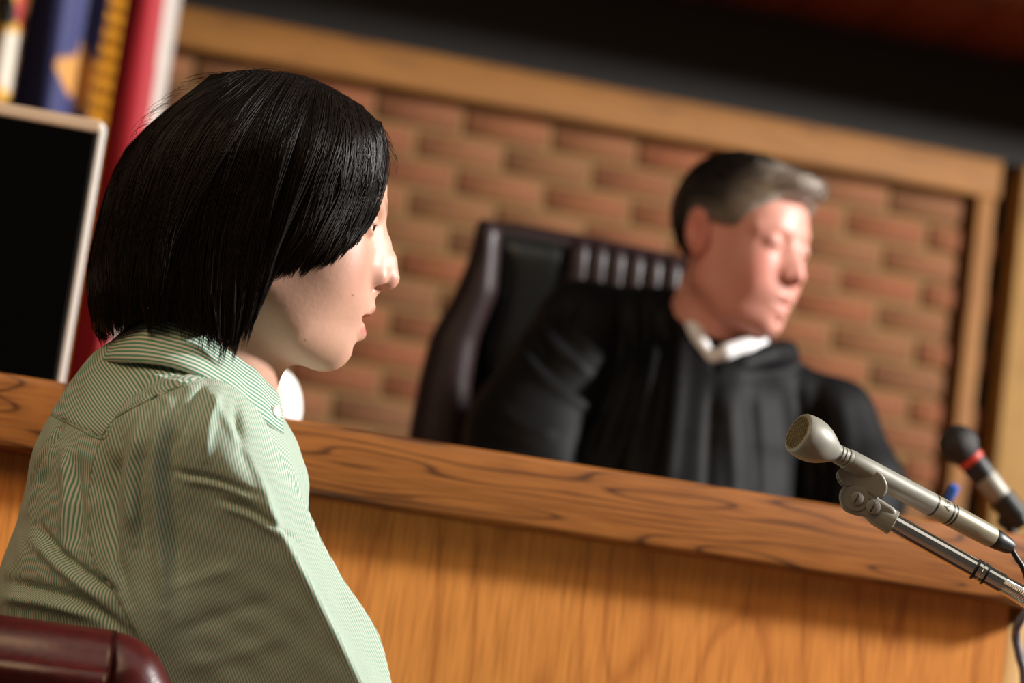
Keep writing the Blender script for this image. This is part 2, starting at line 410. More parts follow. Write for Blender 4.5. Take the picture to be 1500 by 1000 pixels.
while x < 3.2:
    b = bpy.data.objects.new('plank', pm); COL.objects.link(b); b.parent = ceil; b.location = (x, 4.33, 2.541); x += 0.192

# ------------------------------------------------------------------ the bench
YB = 2.25; ZB0, ZB1 = 1.008, 1.077; XE = 1.035
bench = tag(empty('judge_bench', (0, 2.4, 0)), 'long oak bench with a thick dark-grained top edge and plain front', 'bench')
box('counter_top', (-1.7, YB, ZB0), (XE, 2.72, ZB1), M_fascia, bench, bev=0.006)
box('front_panel', (-1.7, YB + 0.033, 0.0), (0.985, YB + 0.07, ZB0), M_front, bench)
pv, pf = lathe_vf([(0, 0.028), (ZB0, 0.028)], 24)
link('corner_post', mesh_np('corner_post', pv + np.array((0.995, YB + 0.078, 0)), pf), M_sidepanel, bench)
box('end_panel', (1.0, YB + 0.09, 0), (1.02, 2.70, ZB0), M_front, bench)

# ------------------------------------------------------------------ heads
def head_sdf(X, Y, Z, k):
    """millimetres; x forward, y left, z up, nose root at (93, 0, 0)"""
    A = np.abs(Y); hd = ell(X, Y, Z, (-4, 0, 20), (90, 73, 74))
    hd = smin(hd, ell(X, Y, Z, (37, 0, 20), (52, 60, 46)), 16)
    hd = smin(hd, ell(X, Y, Z, (42, 0, -22), (48, 58, 68)), 18)
    hd = smin(hd, ell(X, A, Z, (46, 30, -50), (41, 31, 48)), 24)
    hd = smin(hd, ell(X, Y, Z, (70, 0, -66), (30, 36, 30)), 12)
    hd = smin(hd, ell(X, Y, Z, (34, 0, -92), (48, 40, 26)), 14)
    jw = k.get('jaw', 1.0)
    hd = smin(hd, chain(X, A, Z, [(72, 7, -104, 15.5), (42, 36 * jw, -97, 15), (8, 49 * jw, -70, 17), (0, 54, -25, 16)]), 30)
    hd = smin(hd, ell(X, Y, Z, (k.get('chin', 72), 0, -104), (17, 19, 16.5)), 10)
    hd = smin(hd, chain(X, A, Z, [(85, 8, 11, 7.5), (79, 30, 15, 7.5), (65, 50, 8, 7)]), 10)
    hd = smax(hd, -ell(X, A, Z, (97, 32, -6), (16, 18, 12)), 9)
    # lids over the eyeball
    lid = ell(X, A, Z, (76, 31.5, -5), (14.2, 14.6, 14.0))
    lid = smax(lid, -ell(X, A, Z, (92, 32, k.get('slit', -6.5)), (9, 12.5, k.get('open', 3.6))), 1.5)
    hd = smin(hd, lid, 4)
    # nose
    ns = chain(X, Y, Z, [(87, 0, 2, 6.0), (95.5, 0, -14, 7.0), (102, 0, -27, 8.2), (k.get('tip', 106.5), 0, -39.5, 10)], 6)
    ns = smin(ns, chain(X, A, Z, [(81, 9, -8, 8), (89, 12.5, -36, 10)]), 12)
    ns = smin(ns, chain(X, A, Z, [(88, 5, -8, 7), (96, 7.5, -34, 9)]), 8)
    ns = smin(ns, ell(X, A, Z, (97, 12.8, -42.6), (9.5, 6.0, 7.4)), 4)
    ns = smin(ns, cone(X, Y, Z, (103, 0, -46), (96, 0, -54), 4.5, 4), 4)
    hd = smin(hd, ns, 9)
    hd = smax(hd, -ell(X, A, Z, (102, 10.2, -50.4), (6.4, 4.2, 4.2)), 2)
    # lips
    up = chain(X, A, Z, [(98.2, 0, -66.5, 5.0), (93.5, 11, -69.2, 4.4), (83.5, 22, -75, 2.3)])
    lo = chain(X, A, Z, [(94, 0, -88, 6.4), (90.5, 9, -87, 5.8), (82.5, 20, -79, 2.4)])
    hd = smin(hd, up, 3.5); hd = smin(hd, lo, 3.5)
    g = k.get('gap', 1.9)
    hd = smax(hd, -ell(X, A, Z, (99, 0, -76.4), (15.5, 19, g)), 1.2)
    hd = smax(hd, -cone(X, A, Z, (92, 0, -100), (86, 14, -99), 2.2, 1.5), 6)
    # ears
    ea = ell(X * .96 + Z * .22, A, Z - X * .1, (-6, 80, -12), (18, 8, 32))
    ea = smax(ea, -ell(X, A, Z, (-2, 88, -9), (10, 7, 18)), 4)
    ea = smin(ea, ell(X, A, Z, (1, 77, -37), (8, 5, 9)), 4)
    hd = smin(hd, ea, 5)
    nk = k.get('neck', 55)
    hd = smin(hd, chain(X, Y, Z, [(0, 0, -60, nk - 4), (-20, 0, -185, nk + 2), (-25, 0, -230, nk + k.get('flare', 20))]), 16)
    return hd

def head_axes(lean, yaw, pitch, back):
    """world axes of a head: lean in the picture plane, yaw away from the lens, pitch nods forward, back = tilt away"""
    U = math.sin(lean) * RT + math.cos(lean) * UP + math.tan(back) * FW; U /= np.linalg.norm(U)
    F = math.cos(yaw) * RT + math.sin(yaw) * FW; F -= (F @ U) * U; F /= np.linalg.norm(F)
    F, U = math.cos(pitch) * F - math.sin(pitch) * U, math.cos(pitch) * U + math.sin(pitch) * F
    return np.stack([F, np.cross(U, F), U])
def build_head(k, h, scale, anchor, axes, lo=(-100, -96, -225), hi=(122, 96, 116)):
    v, f = surf_nets(sparse(lambda X, Y, Z: head_sdf(X, Y, Z, k), lo, hi, h), lo, h, 2)
    org = np.asarray(anchor) - (np.array((93, 0, 0)) * scale / 1000) @ axes
    return v, f, (lambda q: org + (np.asarray(q) * scale / 1000) @ axes)
def skin_cols(v, base, lip, blush, brow, lipw=1.0, browz=13, lash=1.0):
    X, A, Z = v[:, 0], np.abs(v[:, 1]), v[:, 2]; c = np.tile(np.array(lin(base)), (len(v), 1))
    def mixc(m, col): c[:] = c * (1 - m[:, None]) + np.array(lin(col)) * m[:, None]
    mixc(.45 * np.exp(-(((X - 78) / 26) ** 2 + ((A - 36) / 22) ** 2 + ((Z + 38) / 24) ** 2)), blush)
    mixc(.5 * np.exp(-(((X - 108) / 12) ** 2 + (A / 16) ** 2 + ((Z + 43) / 12) ** 2)), blush)
    mixc(.5 * np.exp(-((A - 82) / 10) ** 2) * (X < 20), blush)
    for (a, b, ra, rb) in [((97.5, 0, -67.5), (93, 11, -69.5), 5.6, 5.0), ((93, 11, -69.5), (83, 23, -74.5), 5, 2.6),
                           ((93, 0, -86.5), (90, 9, -86), 7.4, 6.6), ((90, 9, -86), (82, 20, -79), 6.2, 2.8)]:
        d = cone(X, A, Z, a, b, ra, rb); mixc(np.clip(1 - np.maximum(d + .6, 0) / 1.4, 0, 1) * lipw, lip)
    d = np.minimum(cone(X, A, Z, (90, 10, browz), (82, 30, browz + 6), 3.5, 3.2), cone(X, A, Z, (82, 30, browz + 6), (68, 47, browz), 3.2, 1.5))
    mixc(np.clip(1 - np.maximum(d - .5, 0) / 3, 0, 1) * .8, brow)
    d = np.minimum(cone(X, A, Z, (88, 22, -3.4), (88, 32, -2.6), 1.3, 1.3), cone(X, A, Z, (88, 32, -2.6), (84, 43, -5), 1.3, 1.0))
    mixc(np.clip(1 - np.maximum(d, 0) / 1.2, 0, 1) * .8 * lash, brow)
    return c
def eyes(parent, tf, mat_i, look=(1, 0, -0.1), axes=None, scale=1.0):
    for s in (-1, 1):
        v, f = lathe_vf([(-12.4, .1), (-11, 6), (-7, 10.4), (0, 12.5), (7, 10.4), (10.6, 6.6)], 20)
        fr = axis_frame((look[0], look[1], look[2])); q = v @ fr + np.array((76, s * 31.5, -5))
        e = link('eye', mesh_np('eye', tf(q), f), M_eye, parent)
        v, f = lathe_vf([(10.4, 6.8), (11.6, 4.8), (12.5, 2.2), (12.7, .1)], 20); q = v @ fr + np.array((76, s * 31.5, -5))
        link('iris', mesh_np('iris', tf(q), f), mat_i, e)

# ------------------------------------------------------------------ the witness
S = Sculpt(1.93)
def w2(q): return S.world(np.asarray(q, float))
base = w2((230, 1480, 0)); base = Vector((base[0], base[1], 0.0))
kid = tag(empty('person', base), 'person with black bob-length hair in green pinstriped shirt sitting in side view, lips parted', 'person')
ax_k = head_axes(math.radians(12.5), math.radians(5), 0, math.radians(5))
v, f, tfk = build_head(dict(chin=70, gap=3.9, open=2.8, slit=-7.5, neck=54, flare=22), 1.15, 1.0, P(559, 331, 1.938), ax_k)
sk = skin_cols(v, (202, 156, 134), (174, 92, 88), (194, 118, 102), (58, 40, 34))
wq = tfk(v) - CAM; dq = wq @ FW; sx_, sy_ = 750 + FPX * (wq @ RT) / dq, 500 - FPX * (wq @ UP) / dq
for mu, mv, mr in ((517, 432, 1.9), (447, 498, 1.6)):          # small moles on the near cheek
    m_ = (np.hypot(sx_ - mu, sy_ - mv) < mr) & (v[:, 1] < -5); sk[m_] = sk[m_] * .55
me = mesh_np('body', tfk(v), f); attr_col(me, sk)
body = link('body', me, M_skin, kid)
eyes(kid, tfk, M_iris)

# shirt: one cloth surface over chest, back and arms; yoke and sleeve panels lie on it
def shirt_sdf(U, V, W):
    t = chain(U, V, W * .66, [(222, 606, 0, 122), (238, 720, 0, 198), (222, 900, 0, 224), (215, 1200, 0, 228)], 30)
    t = smin(t, ell(U, V, W, (325, 725, 0), (118, 150, 190)), 40)
    sh = chain(U, V, np.abs(W), [(262, 614, 0, 88), (278, 660, 245, 94)])
    t = smin(t, sh, 60)
    Wa = np.abs(W); Wa = np.where(Wa > 285, 285 + (Wa - 285) * 1.3, Wa)
    arm = chain(U, V, Wa, [(283, 668, 275, 112), (316, 820, 292, 150), (392, 1000, 292, 170), (450, 1130, 285, 150), (640, 1200, 230, 100)], 20)
    uA = np.interp(V, [540, 560, 625, 703, 765, 882, 1000, 1130, 1250], [288, 297, 336, 381, 403, 465, 527, 590, 640])
    gate = np.clip((V - 550) / 60, 0, 1)
    pl = np.maximum(-372 + .17 * (uA - U), -372 + 1.35 * (U - uA)) - 60 * (1 - gate)
    arm = np.where(W < 0, smax(arm, pl - W, 9), arm)
    t = smin(t, arm, 26)
    t = smax(t, V - 1240, 6)
    neck = cone(U, V, W, (300, 430, 0), (262, 600, 0), 104, 112)
    return smax(t, -neck, 8)
FOLDS = [([(297, 560), (336, 625), (381, 703), (403, 765), (465, 882), (527, 1000)], 3, 8),
         ([(252, 690), (314, 701), (381, 726)], -3.6, 5), ([(262, 702), (320, 712), (378, 736)], 2.6, 6),
         ([(319, 731), (364, 744), (403, 770), (440, 795)], -3.6, 5), ([(325, 742), (368, 758), (410, 786)], 2.6, 6),
         ([(241, 591), (224, 675), (230, 776), (241, 888)], 8, 13), ([(262, 600), (250, 680), (256, 770), (266, 860)], -6, 12),
         ([(207, 615), (190, 709), (196, 790)], 7, 11), ([(222, 640), (208, 720), (214, 800)], -4, 9),
         ([(180, 650), (166, 720), (168, 800), (190, 880)], -6, 10),
         ([(56, 770), (95, 815), (168, 866)], -8, 8), ([(48, 790), (95, 838), (150, 880)], 6, 10),
         ([(96, 660), (100, 730), (92, 800)], 7, 10), ([(110, 680), (116, 750), (112, 810)], -5, 9),
         ([(92, 618), (60, 676), (36, 731)], -9, 6), ([(84, 640), (56, 700), (40, 750)], 5, 8),
         ([(0, 850), (60, 862), (130, 885), (190, 930)], -7, 10), ([(0, 875), (70, 885), (140, 905)], 6, 10),
         ([(240, 865), (300, 845), (350, 828)], 1.6, 12), ([(250, 930), (330, 900), (400, 880)], -1.6, 14), ([(270, 975), (340, 960), (420, 930)], 1.4, 14),
         ([(300, 560), (280, 600), (270, 640)], -5, 8), ([(320, 575), (306, 620), (300, 670)], 5, 9), ([(345, 590), (352, 650), (372, 690)], -4, 8),
         ([(425, 640), (450, 720), (472, 800)], -2.5, 6),
         ([(205, 530), (250, 540), (285, 552)], -3, 5), ([(200, 545), (240, 556), (275, 565)], 3, 5), ([(190, 560), (225, 580), (240, 600)], -3, 7)]
LO = (-70, 470, -500); HI = (762, 1254, 500); H = 4.0
BASE = sparse(shirt_sdf, LO, HI, H)
U, V, W = [(l + H * np.arange(k)).reshape([-1 if i == j else 1 for j in range(3)]).astype(np.float32) for i, (l, k) in enumerate(zip(LO, BASE.shape))]
SEAM = [(338, 540), (297, 556), (235, 580), (168, 614), (142, 660), (129, 720), (130, 770), (138, 832), (168, 870), (200, 935), (230, 1010), (262, 1120), (290, 1320), (900, 1320), (900, 900), (520, 860), (455, 740), (412, 650), (380, 585)]
YOKE = [(120, 480), (40, 590), (78, 609), (151, 643), (168, 614), (235, 578), (297, 554), (345, 520), (300, 440), (150, 440)]
sd2 = poly_dist(U[:, :, 0], V[:, :, 0], SEAM)[:, :, None].astype(np.float32)
yd2 = poly_dist(U[:, :, 0], V[:, :, 0], YOKE)[:, :, None].astype(np.float32)
PER = 4.35
def cloth(name, F, stripe, parent, mats=M_shirt, fl=FOLDS, both=False):
    v, f = surf_nets(F, LO, H, 2); n = vnormals(v, f)
    st = stripe(v)
    v2 = v + n * (1.6 * wav(v, 3, 55, stretch=(1, .55, 1)) + .8 * wav(v, 5, 22))[:, None]
    v2 = folds(v2, n, [(p, a * 1.5, wd * .8) for p, a, wd in fl])
    n3 = n.copy(); n3[:, 2] *= -1; v2 = folds(v2 * (1, 1, 1), n3 * (1, 1, 0) + n * (0, 0, 1), []) if False else v2
    st = st + .35 * wav(v, 9, 70)
    me = mesh_np(name, w2(v2), f[:, ::-1]); attr_f(me, 'stripe', st)
    return link(name, me, mats, parent)
st_body = lambda v: 205 * np.arctan2(v[:, 2] * .66, -(v[:, 0] - 240)) / PER
def st_arm(v):
    uc = np.interp(v[:, 1], [560, 668, 820, 1000, 1130, 1240], [262, 283, 316, 392, 450, 520]); wc = -285
    uA = np.interp(v[:, 1], [540, 560, 625, 703, 765, 882, 1000, 1130, 1250], [288, 297, 336, 381, 403, 465, 527, 590, 640])
    c = np.where(v[:, 0] < uA, v[:, 0] - uc, uA - uc + 1.5 * (v[:, 0] - uA))
    return np.where(v[:, 2] < -150, c, c + .6 * (v[:, 2] + 150)) / PER
st_yoke = lambda v: (v[:, 1] * .93 - v[:, 0] * .40 + .25 * v[:, 2]) / PER
shirt = cloth('shirt', BASE, st_body, kid)
cloth('sleeve', smax(smax(BASE - 2.2, sd2, 2), W + 215, 4), st_arm, shirt)
cloth('yoke', smax(BASE - 1.6, yd2, 2), st_yoke, shirt)
# collar: a folded strip round the neck
top = [(186, 486, 0), (196, 474, -62), (232, 464, -112), (285, 482, -130), (340, 518, -120), (388, 556, -78), (408, 580, -26)]
low = [(146, 520, 0), (152, 528, -92), (188, 530, -166), (258, 538, -202), (328, 572, -194), (386, 618, -152), (414, 636, -98)]
K = 40
def strip(a, b, K, m=8):
    a, b = spline(a, K), spline(b, K); t = np.linspace(0, 1, m)[:, None, None]
    bul = np.sin(t * math.pi) * np.array((0, -3, 0)); return a[None] * (1 - t) + b[None] * t + bul
rows = strip(top, low, K); far = rows[:, ::-1][:, :-1].copy(); far[..., 2] *= -1
rows = np.concatenate([far, rows], 1); m_, k_, _ = rows.shape
inn = [(x + 10 if i < 3 else x - 4, y + 26, z * .93) for i, (x, y, z) in enumerate(top)]
ins_ = strip(top, inn, K, 4); fr2 = ins_[:, ::-1][:, :-1].copy(); fr2[..., 2] *= -1; ins_ = np.concatenate([fr2, ins_], 1)
full = np.concatenate([ins_[::-1][:-1], rows], 0); m_ = full.shape[0]
idx = np.arange(m_ * k_).reshape(m_, k_); fq = np.stack([idx[:-1, :-1], idx[1:, :-1], idx[1:, 1:], idx[:-1, 1:]], -1).reshape(-1, 4)
q = full.reshape(-1, 3); q = q + .9 * np.stack([wav(q, 11, 30), wav(q, 12, 30), wav(q, 13, 30)], 1)
me = mesh_np('collar', w2(q), fq); attr_f(me, 'stripe', np.repeat(np.arange(m_) * 7.6 / PER, k_))
col_o = link('collar', me, M_shirt, shirt)
md = col_o.modifiers.new('thickness', 'SOLIDIFY'); md.thickness = 0.0024; md.offset = 0
for (bu, bv, bw) in [(406, 602, -104)]:
    c = w2((bu, bv, bw)); nrm = -FW * .75 + RT * .6 + UP * .1
    lathe('button', [(0, .0046), (.0016, .0048), (.0024, .0042), (.0018, .0030), (.0018, .0002)], c - nrm * .001, nrm, M_whitegloss, shirt, 20)
from mathutils.bvhtree import BVHTree
trees = []
for o in [shirt] + list(shirt.children):
    if o.name.split('.')[0] in ('shirt', 'sleeve', 'yoke'): trees.append(BVHTree.FromPolygons([vv.co for vv in o.data.vertices], [tuple(p.vertices) for p in o.data.polygons]))
def on_cloth(pts, n):
    out = []
    for p in spline([(a, b, 0) for a, b in pts], n):
        d = Vector(ray(p[0], p[1])).normalized(); hits = [t.ray_cast(Vector(CAM), d) for t in trees]; hits = [h for h in hits if h[0] is not None]
        if hits: h = min(hits, key=lambda z: z[3]); out.append(np.array(h[0]))
    return np.array(out)
M_seam = mat_plain('stitched_seam', (120, 140, 116), .9)
for pts in ([(300, 552), (235, 579), (168, 614), (142, 660), (129, 720), (130, 770), (138, 832), (168, 870), (200, 935), (226, 1000)], [(70, 605), (110, 625), (151, 643), (168, 614)]):
    q = on_cloth(pts, 60); q = q if len(q) > 6 else None
    if q is not None: tube('seam', q, .0005, M_seam, shirt, len(q) * 2, 6)
# trousers under the frame, seated on the chair
U, V, W = grid((-40, 1160, -330), (900, 2600, 330), 16)
t = chain(U, V, np.abs(W) * .9, [(225, 1240, 0, 190), (220, 1340, 40, 185)])
t = smin(t, chain(U, V, np.abs(W), [(240, 1400, 110, 125), (760, 1470, 150, 92), (720, 2000, 150, 70), (680, 2500, 150, 58)]), 40)
t = smin(t, cone(U, V, np.abs(W), (690, 2520, 150), (830, 2545, 160), 44, 36), 30)
vv, ff = surf_nets(t, (-40, 1160, -330), 16, 2); wv = w2(vv); wv[:, 2] = np.maximum(wv[:, 2], 0.0)
link('trousers', mesh_np('trousers', wv, ff[:, ::-1]), M_trouser, kid)

# hair: solid under-layer plus locks of fine strands combed from the parting
OUT = [(560, 300), (565, 262), (564, 215), (556, 182), (522, 150), (472, 121), (420, 108), (370, 103), (320, 108), (270, 130), (225, 166), (190, 215), (165, 270), (146, 330), (136, 390), (131, 430), (140, 468), (156, 490)]
HEM = [(182, 484), (204, 468), (246, 464), (290, 484), (318, 508), (342, 516), (352, 488), (374, 468), (388, 436), (408, 402), (424, 386), (452, 393), (488, 382), (520, 358), (544, 330)]
OUT = [tuple(q[:2]) for q in spline([(a, b, 0) for a, b in OUT], 46)]
HP = OUT + HEM; RR = 125.0; T0 = 162.0
def thick(u, v, off=0.0):
    d = poly_dist(u, v, OUT, False); s = np.where(poly_dist(u, v, HP) < 0, d, np.where(d < 60, -d, d))
    s = np.clip(s + off, 0, RR); return T0 * np.sqrt(np.maximum(1 - (1 - s / RR) ** 2, 0))
def wcen(u): return (u - 380) * .08
LOh = (105, 85, -230); HIh = (590, 540, 260); Hh = 5.0
U, V, W = grid(LOh, HIh, Hh); u2, v2_ = np.broadcast_arrays(U[:, :, 0], V[:, :, 0])
T = thick(u2, v2_, -9)[:, :, None]; pd = poly_dist(u2, v2_, HP)[:, :, None]
hv, hf = surf_nets(smax(np.abs(W - wcen(U)) - T, pd + 22 + 22 * np.clip((U - 470) / 60, 0, 1), 6), LOh, Hh, 2)
GU = [[(552, 178), (562, 215), (560, 268), (549, 316), (522, 358)], [(530, 156), (546, 205), (538, 280), (513, 345), (486, 384)],
      [(508, 142), (518, 200), (498, 285), (468, 355), (446, 396)], [(486, 129), (482, 195), (455, 290), (424, 360), (402, 408)],
      [(464, 119), (446, 195), (415, 300), (390, 400), (372, 474)], [(442, 112), (406, 195), (372, 320), (355, 430), (342, 514)],
      [(420, 108), (362, 195), (318, 325), (312, 430), (314, 505)], [(396, 105), (315, 190), (258, 325), (248, 415), (252, 474)],
      [(372, 103), (268, 185), (206, 320), (194, 425), (202, 484)], [(345, 105), (226, 182), (164, 330), (156, 430), (168, 490)],
      [(315, 110), (192, 218), (142, 360), (135, 435), (150, 490)]]
GU = np.array([spline(g, 40) for g in GU])
def strand_paths(n, side, K=14, seed=1):
    r = np.random.default_rng(seed); locks = n // 16
    ls = r.uniform(-.25, len(GU) - .75, locks); lt = r.choice([0, 1, 2, 3], locks, p=[.34, .3, .22, .14]) * .17 + r.uniform(-.05, .08, locks)
    ln = r.uniform(.45, .9, locks); lo_ = r.normal(0, 6.0, locks); lb = r.normal(0, .30, locks); lw = r.uniform(.10, .26, locks)
    L = np.repeat(np.arange(locks), 16); m = len(L)
    t0 = np.clip(lt[L] + r.normal(0, .02, m), -.01, .9); t1 = np.minimum(t0 + ln[L] + r.normal(0, .06, m), 1.0 + (r.normal(.0, .065, locks))[L] + r.normal(0, .016, m))
    x = np.linspace(0, 1, K)[None]; t = t0[:, None] * (1 - x) + t1[:, None] * x
    dv = r.normal(0, 1, m)[:, None] * lw[L][:, None]
    s = ls[L][:, None] + dv * (1 - .82 * x ** 1.6) + lb[L][:, None] * (x - .3) * .8 + .05 * np.sin(t * 9 + r.uniform(0, 6, m)[:, None]) + .16 * np.sin(t * 5 + r.uniform(0, 6, locks)[L][:, None])
    sc = np.clip(s, 0, len(GU) - 1.001); i = sc.astype(int); a = (sc - i)[..., None]
    tt = np.clip(t, 0, 1) * 39; j = np.minimum(tt.astype(int), 38); b = (tt - j)[..., None]
    g = lambda ii: GU[ii, j] * (1 - b) + GU[ii, j + 1] * b
    p = g(i) * (1 - a) + g(i + 1) * a
    ov = np.maximum(t - 1, 0)[..., None]; dr = (GU[i, 39] - GU[i, 36]) / 3 * 39; p = p + dr * ov
    sx = (s - sc)[..., None]; p = p + sx * (GU[1, 10] - GU[2, 10]) * -.25
    off = lo_[L][:, None] * np.sin(np.clip(x, 0, 1) * math.pi * .9) + r.normal(0, 1.6, m)[:, None] + 1.0
    off = off + 5 * np.maximum(t - .9, 0) * 10 * r.normal(0, .35, m)[:, None]
    T = thick(p[..., 0], p[..., 1], 0) + off * .8
    # fine outward flare beside the outline
    cx = np.array((352, 290)); dirc = p - cx; dirc /= np.linalg.norm(dirc, axis=2, keepdims=True)
    edge = np.exp(-thick(p[..., 0], p[..., 1]) / 60)[..., None]; p = p + dirc * edge * (off[..., None] * .45 + .5)
    W = wcen(p[..., 0]) + side * np.maximum(T, 0)
    return np.concatenate([p, W[..., None]], -1), L, r
verts, faces, cols = [tfk((0, 0, 0))[None][:0]], [], []
hw = w2(hv); verts = [hw]; faces = [hf[:, ::-1]]; cols = [np.tile(np.array(lin((14, 10, 8))), (len(hw), 1))]; cnt = len(hw)
for side, n, sd in ((-1, 11200, 1), (1, 3000, 2)):
    p, L, r = strand_paths(n, side, seed=sd); m, K_, _ = p.shape
    rad = (0.00022 + 0.00014 * r.random(m))[:, None] * np.interp(np.linspace(0, 1, K_), [0, .1, .75, 1], [.6, 1, .9, .12])[None]
    vv, ff = tubes_vf(w2(p), rad, 3); verts.append(vv); faces.append(ff + cnt); cnt += len(vv)
    tone = np.array(lin((23, 15, 12)))[None] * (.6 + .9 * r.random(m))[:, None]; cols.append(np.repeat(tone, K_ * 3, 0))
# a few loose hairs standing off the outline
r = np.random.default_rng(5); m = 170; op = spline(OUT, 300)[40:295]; idx = r.integers(0, 254, m); x = np.linspace(0, 1, 10)
p0 = op[idx]; cx = np.array((352, 290)); dr = (p0 - cx) / np.linalg.norm(p0 - cx, axis=1, keepdims=True); tg = np.stack([-dr[:, 1], dr[:, 0]], 1) * np.where(p0[:, 0] > 345, 1, -1)[:, None]
ln = r.uniform(15, 60, m)[:, None, None]; hgt = r.uniform(2, 9, m)[:, None, None]
p = p0[:, None] - dr[:, None] * 4 + tg[:, None] * ln * x[None, :, None] + dr[:, None] * hgt * np.sin(x * 2.6)[None, :, None]
p = np.concatenate([p, (wcen(p[..., 0]) + r.normal(0, 40, m)[:, None])[..., None]], -1)
vv, ff = tubes_vf(w2(p), np.full((m, 10), .00016), 3); verts.append(vv); faces.append(ff + cnt); cnt += len(vv); cols.append(np.tile(np.array(lin((52, 36, 28))), (len(vv), 1)))
me = mesh_np('hair', np.concatenate(verts), np.concatenate(faces)); attr_col(me, np.concatenate(cols)); link('hair', me, M_hair, kid)

# ------------------------------------------------------------------ witness chair
wc_base = Vector((base[0] - .05, base[1] - .02, 0))
wch = tag(empty('leather_chair', wc_base), 'oxblood red leather chair with rolled edge, behind the person in the striped shirt', 'chair')
ztop = P(90, 911, 1.69)[2]
plan = [(166, -436), (50, -446), (-100, -415), (-215, -300), (-260, -130), (-268, 0)]; plan = plan + [(a, -b) for a, b in plan[-2::-1]]
pw = np.array([w2((a, 960, b)) for a, b in plan]); pw = spline(pw, 64); pw[:, 2] = 0
tg_ = np.gradient(pw, axis=0); tg_ /= np.linalg.norm(tg_, axis=1, keepdims=True); outw = np.cross(tg_, (0, 0, 1.0)); cen = pw.mean(0)
outw *= np.sign(((pw - cen) * outw).sum(1).mean())
def swept(name, prof, mat):
    """closed profile (outward, height) swept round the barrel back"""
    m = len(prof); v = np.concatenate([pw[:, None] + outw[:, None] * np.array([p[0] for p in prof])[None, :, None] + np.array([[0, 0, p[1]] for p in prof])[None]], 0).reshape(-1, 3)
    fq = [(i * m + k, i * m + (k + 1) % m, (i + 1) * m + (k + 1) % m, (i + 1) * m + k) for i in range(63) for k in range(m)] + [tuple(range(m)), tuple(range(63 * m, 64 * m))[::-1]]
    return link(name, mesh_np(name, v, fq), mat, wch)
def pill(h0, h1, o0, o1, n=8):
    r = (o1 - o0) / 2; c = (o0 + o1) / 2; rv = min(r, (h1 - h0) / 2)
    return [(c + r * math.cos(a), h1 - rv + rv * math.sin(a)) for a in np.linspace(0, math.pi, n)] + [(c - r * math.cos(a), h0 + rv - rv * math.sin(a)) for a in np.linspace(0, math.pi, n)]
swept('top_roll', pill(ztop - .062, ztop, -.028, .034), M_redleather)
swept('backrest', pill(.36, ztop - .05, -.024, .024), M_redleather)
swept('outer_panel', pill(.36, ztop - .056, .0, .033), M_redleather)
for s_ in (0, -1):
    e = pw[s_]; d = tg_[0] * -1 if s_ == 0 else tg_[-1]
    tube('front_roll', [e + d * -.012 + (0, 0, ztop - .012), e + d * .008 + (0, 0, ztop - .03), e + d * .028 + (0, 0, ztop - .075), e + d * .05 + (0, 0, ztop - .16), e + d * .055 + (0, 0, .36)], [.012, .028, .032, .032, .03], M_redleather, wch, 40, 18)
sp = [w2((a, 960, b)) for a, b in plan]; sp = spline(np.array(sp), 40)
bm = bmesh.new(); c3 = sp.mean(0); top_ = [bm.verts.new((c3[0] + (x - c3[0]) * .93, c3[1] + (y - c3[1]) * .93, .36)) for x, y, _ in sp]
fa = bm.faces.new(top_); ex = bmesh.ops.extrude_face_region(bm, geom=[fa])
for g_ in ex['geom']:
    if isinstance(g_, bmesh.types.BMVert): g_.co.z = .535
bmesh.ops.recalc_face_normals(bm, faces=bm.faces[:]); me = bpy.data.meshes.new('seat'); bm.to_mesh(me); bm.free(); link('seat', me, M_redleather, wch)
for s_ in (4, 24, 40, 59):
    e = pw[s_]; q = cen + (e - cen) * .8; tube('leg', [np.array((q[0], q[1], .37)), np.array((q[0], q[1], .0))], [.022, .016], M_dark, wch, 4, 12)

# ------------------------------------------------------------------ the judge
J = Sculpt(3.15)
def j2(q): return J.world(np.asarray(q, float))
jb = j2((1000, 900, 0))
judge = tag(empty('person', (jb[0], jb[1], .30)), 'person with short greying hair in black robe looking down behind the bench', 'person')
ax_j = head_axes(math.radians(7.0), math.radians(-40), math.radians(9), math.radians(7))
v, f, tfj = build_head(dict(chin=75, gap=.7, open=1.2, slit=-10.5, neck=58, flare=2, jaw=1.10, tip=107), 2.2, 1.0, P(1166, 359, 3.06), ax_j, lo=(-100, -98, -140), hi=(124, 98, 118))
me = mesh_np('body', tfj(v), f); attr_col(me, skin_cols(v, (210, 148, 132), (188, 108, 102), (204, 112, 98), (150, 108, 90), .7)); link('body', me, M_skin, judge)
eyes(judge, tfj, M_iris, (1, 0, -.55))
